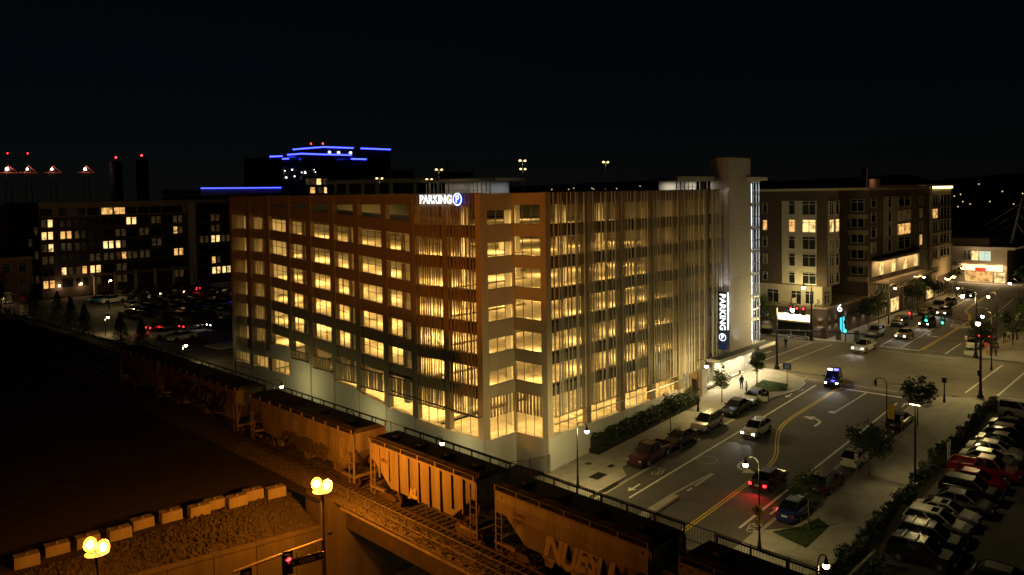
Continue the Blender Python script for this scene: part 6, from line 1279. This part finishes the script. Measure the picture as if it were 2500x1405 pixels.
for i, (x, y, h, r) in enumerate(((-4.9, 68, 6.2, 2.1), (-4.6, 76, 6.6, 2.1), (-3.9, 92, 6.4, 2.2), (-3.2, 100, 6.8, 2.2), (-2.6, 108, 7.2, 2.6), (-2.8, 120, 7.6, 3.0), (-3.4, 136, 8.5, 3.6), (-6, 128, 8.0, 3.2))): conifer(x, y, 3.4, h, r, ('dark conifer nearest the near lot lamp', 'dark conifer second from the near lot lamp', 'dark conifer left of the bright lamp', 'dark conifer third from the bright lamp', 'lit green conifer left of the lot', 'broad dark conifer behind the green one', 'tallest dark conifer near left picture edge', 'dark conifer in front of brick building')[i], 50+i, leafm if i == 4 else None)
fr2 = empty('lot_fence', (-1.3, 75, 2.5), 'low pale wall along the near edge of the far lot', 'wall'); MB((-1.3, 75, 2.5)).box((-1.6, 53, 1.0), (-1.3, 128, 3.9)).build('wall_panel', kerbm, fr2); MB((-1.3, 75, 2.5)).box((-1.7, 53, 3.9), (-1.2, 128, 4.02)).build('coping', kerbm, fr2)
# hedge along the garage wall
hd = empty('hedge', (21, -0.7, gz(21)), 'long clipped dark hedge in planter along the garage wall', 'hedge'); ho = (21, -0.7, gz(21))
pb_ = MB(ho)
pb_.hexa([(x, y, gz(x)+c) for c in (0.0, 0.55) for x, y in ((10.9, -1.25), (31.2, -1.25), (31.2, -0.08), (10.9, -0.08))]); pb_.build('planter_wall', darkmetal, hd)
hb_ = MB(ho); rnd = random.Random(4)
for i in range(7500):
    x = rnd.uniform(10.9, 31.3); f = rnd.random(); y = -1.3 if f < .45 else rnd.uniform(-1.3, -0.12); zt = 1.75+0.16*math.sin(x*2.3)+0.1*math.sin(x*5.1); z = gz(x)+(rnd.uniform(0.5, zt) if f < .45 else zt+rnd.uniform(-.15, .08)); y += rnd.uniform(-.1, .1)
    u = Vector((rnd.gauss(0, 1), rnd.gauss(0, 1), rnd.gauss(0, 1))).normalized(); v = u.orthogonal(); s = rnd.uniform(.06, .13); p = Vector((x, y, z)); hb_.quad([p-u*s, p+v*s*.5, p+u*s, p-v*s*.5])
hb_.build('foliage', leafd, hd)
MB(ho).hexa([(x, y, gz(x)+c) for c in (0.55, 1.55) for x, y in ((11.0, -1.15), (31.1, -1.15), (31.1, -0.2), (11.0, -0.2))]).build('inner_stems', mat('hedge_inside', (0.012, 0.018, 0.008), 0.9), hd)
# shrubs along the southern lot
NTH = ORD+['seventeenth', 'eighteenth', 'nineteenth', 'twentieth']+['twenty-'+o for o in ORD[:9]]+['thirtieth']+['thirty-'+o for o in ORD[:9]]+['fortieth']
sm_ = [leafball(700, 0.95, 0.85, 0.62, 0.09, 16, 0.2, 70+i).mesh('shrub', leafd) for i in range(3)]
i = 0; x = -3.0
while x < 47.5:
    if not (19.4 < x < 20.7):
        random.seed(i); obj('shrub', sm_[i % 3], loc=(x, -28.35+random.uniform(-.25, .25), gz(x)+0.5), rz=random.random()*6, label='rounded dark shrub, %s from the bridge in the southern lot hedge row' % NTH[i], cat='shrub', group='shrubs along the southern lot').scale = (random.uniform(.85, 1.2),)*3
    i += 1; x += 1.35
for i, (x, y) in enumerate(((4.6, -30.2), (2.6, -30.6), (47, -30.0), (49, -28.6), (77.3, 2.0), (84, -21.4), (46.5, -29.2))): obj('shrub', sm_[i % 3], loc=(x, y, gz(x)+0.5), rz=i, label=('shrub at the near end of the southern lot', 'shrub closest to bridge fence by southern lot', 'shrub behind the pale van in southern lot', 'shrub at the southern pavement corner', 'small shrub at the apartment corner', 'shrub beside the people beyond the junction', 'shrub between hedge row and pale van')[i], cat='shrub', group='shrubs standing apart')
# ================================================================= people
def person_mesh(pose):
    J = {'walk': dict(kL=(.16, .1, .5), fL=(-.05, .1, .06), kR=(.12, -.1, .48), fR=(.42, -.1, .08), eL=(-.1, .25, 1.12), hL=(.02, .27, .9), eR=(.06, -.25, 1.12), hR=(.26, -.24, .95)), 'stand': dict(kL=(.03, .11, .49), fL=(0, .12, .06), kR=(.03, -.11, .49), fR=(0, -.13, .06), eL=(-.02, .27, 1.1), hL=(.14, .22, .92), eR=(-.02, -.27, 1.1), hR=(.06, -.28, .86))}[pose]
    V = [((0, 0, .95), .15), ((0, 0, 1.15), .145), ((0, 0, 1.36), .16), ((0, 0, 1.5), .06), ((.02, 0, 1.62), .09), ((.02, 0, 1.72), .085), ((0, .1, .9), .1), (J['kL'], .07), (J['fL'], .05), ((0, -.1, .9), .1), (J['kR'], .07), (J['fR'], .05), ((0, .19, 1.42), .07), (J['eL'], .05), (J['hL'], .04), ((0, -.19, 1.42), .07), (J['eR'], .05), (J['hR'], .04)]
    fl_ = Vector(J['fL']); fr3 = Vector(J['fR']); V += [((fl_.x+.17, fl_.y, .045), .04), ((fr3.x+.17, fr3.y, .045), .04)]
    E_ = [(0, 1), (1, 2), (2, 3), (3, 4), (4, 5), (0, 6), (6, 7), (7, 8), (0, 9), (9, 10), (10, 11), (2, 12), (12, 13), (13, 14), (2, 15), (15, 16), (16, 17), (8, 18), (11, 19)]
    hands = []
    for h in (14, 17):
        b = Vector(V[h][0])
        for k in range(4): V.append(((b.x+.03, b.y+(k-1.5)*.018, b.z-.085+abs(k-1.4)*.008), .01)); E_.append((h, len(V)-1))
        V.append(((b.x+.055, b.y+.03*(1 if h == 17 else -1), b.z-.03), .011)); E_.append((h, len(V)-1))
    me = bpy.data.meshes.new('person'); me.from_pydata([v for v, r in V], E_, []); o = bpy.data.objects.new('person', me); COL.objects.link(o)
    sk = o.modifiers.new('s', 'SKIN'); o.modifiers.new('b', 'SUBSURF').levels = 1
    for i, (v, r) in enumerate(V): me.skin_vertices[0].data[i].radius = (r, r); me.skin_vertices[0].data[i].use_root = i == 0
    bpy.context.view_layer.update(); m2_ = bpy.data.meshes.new_from_object(o.evaluated_get(bpy.context.evaluated_depsgraph_get())); bpy.data.objects.remove(o)
    for k in ('shirt', 'trousers', 'skin', 'hair', 'shoes'): m2_.materials.append(cloth['black'] if k != 'skin' else skinm)
    for p in m2_.polygons:
        c = p.center; z = c.z; p.use_smooth = True
        p.material_index = 4 if z < .1 else (1 if z < .97 and abs(c.y) < .2 and not (z > .8 and abs(c.y) > .19) else (3 if z > 1.68 or (z > 1.58 and c.x < -.01) else (2 if z > 1.5 or (z < 1.0 and abs(c.y) > .19) or (z < .97 and c.x > .2) else 0)))
    b = MB()
    for s in (-1, 1): b.ball((.10, s*.035, 1.655), .013, 6, 4, m=0)
    return m2_
skinm = mat('skin', (0.42, 0.26, 0.18), 0.6); cloth = {k: mat('cloth_'+k, c, 0.85) for k, c in (('black', (.015, .015, .018)), ('white', (.6, .6, .58)), ('blue', (.03, .05, .12)), ('grey', (.15, .15, .15)), ('tan', (.3, .24, .16)), ('red', (.3, .03, .03)), ('orange', (.6, .2, .02)))}
PMESH = {k: person_mesh(k) for k in ('walk', 'stand')}; hairm = mat('hair_dark', (.03, .02, .015), .7)
def person(x, y, rz, pose, shirt, trousers, label, z=None):
    o = obj('person', PMESH[pose], loc=(x, y, (gz(x)+0.13 if z is None else z)), rz=rz, label=label, cat='person', group='people on the pavements')
    for i, m in enumerate((cloth[shirt], cloth[trousers], skinm, hairm, cloth['black'])): o.material_slots[i].link = 'OBJECT'; o.material_slots[i].material = m
    nose = MB(); nose.cyl((.1, 0, 1.64), (.13, 0, 1.61), .018, .008, 6); nose.build('nose', skinm, o)
    for s in (-1, 1): MB().ball((.098, s*.035, 1.655), .012, 6, 4).build('eye', cloth['black'], o); MB().ball((.0, s*.088, 1.63), .025, 6, 4).build('ear', skinm, o)
    MB().box((.098, -.025, 1.575), (.108, .025, 1.583)).build('mouth', mat('lips', (.3, .12, .1), .6), o)
    return o
person(39.4, -2.6, -2.3, 'stand', 'black', 'blue', 'person in dark clothes standing on bright pavement under canopy'); p2_ = person(37.5, -4.2, 2.2, 'stand', 'white', 'black', 'person in white shirt standing behind the white sedan'); person(36.0, -7.6, PI/2, 'stand', 'black', 'black', 'person in black beside the open door of white sedan', gz(36)+.02)
person(65.1, 2.9, PI, 'walk', 'black', 'black', 'person in black walking on crosswalk with tan hair', 2.38)
for i, (x, y, s, t) in enumerate(((89.7, -21.6, 'black', 'blue'), (91.2, -21.9, 'white', 'grey'), (92.7, -22.2, 'grey', 'black'))): person(x, y, PI, 'walk', s, t, ('person in dark top, left of three walking beyond junction', 'person in white top, middle of three walking beyond junction', 'person in grey top, right of three walking beyond junction')[i], 2.49)
for i, (x, y, s) in enumerate(((77.1, -22.4, 'black'), (77.6, -22.9, 'blue'))): person(x, y, 2.5, 'stand', s, 'black', ('person in black waiting at far south corner', 'person in dark blue waiting at far south corner')[i], 2.49)
for i, (x, y, s) in enumerate(((146, -1.4, 'tan'), (147.5, -1.0, 'black'), (143, -0.6, 'black'), (149, -1.8, 'white'))): person(x, y, i, 'walk', s, 'black', ('person in tan top among diners by dark tree', 'person in black top beside the tan one near dark tree', 'person in black near the sidewalk lamps far along', 'person in white near the farthest parked car')[i], 2.49)
bag = MB().box((-.18, -.14, 0), (.18, .14, .5)); bag.build('backpack', cloth['orange'], label='orange bag standing beside people at far south corner', cat='bag', loc=(78.4, -21.6, 2.49))
# string lights outside the apartments
sl_o = empty('string_lights', (138, -1, 2.4), 'string of warm bulbs hung over the pavement cafe', 'string lights'); pts = [(138+i*1.1-138, math.sin(i)*0.2, 4.2+0.25*math.cos(i*1.3)) for i in range(9)]
MB().tube(pts, .03, 4).build('cable', darkmetal, sl_o)
for p in pts: MB().ball(p, .16, 8, 5).build('bulb', emat('bulb_warm', (1, .6, .25), 14), sl_o)
plight('string_glow', (142, -1.5, 6), 160, (1, .6, .3), .3)
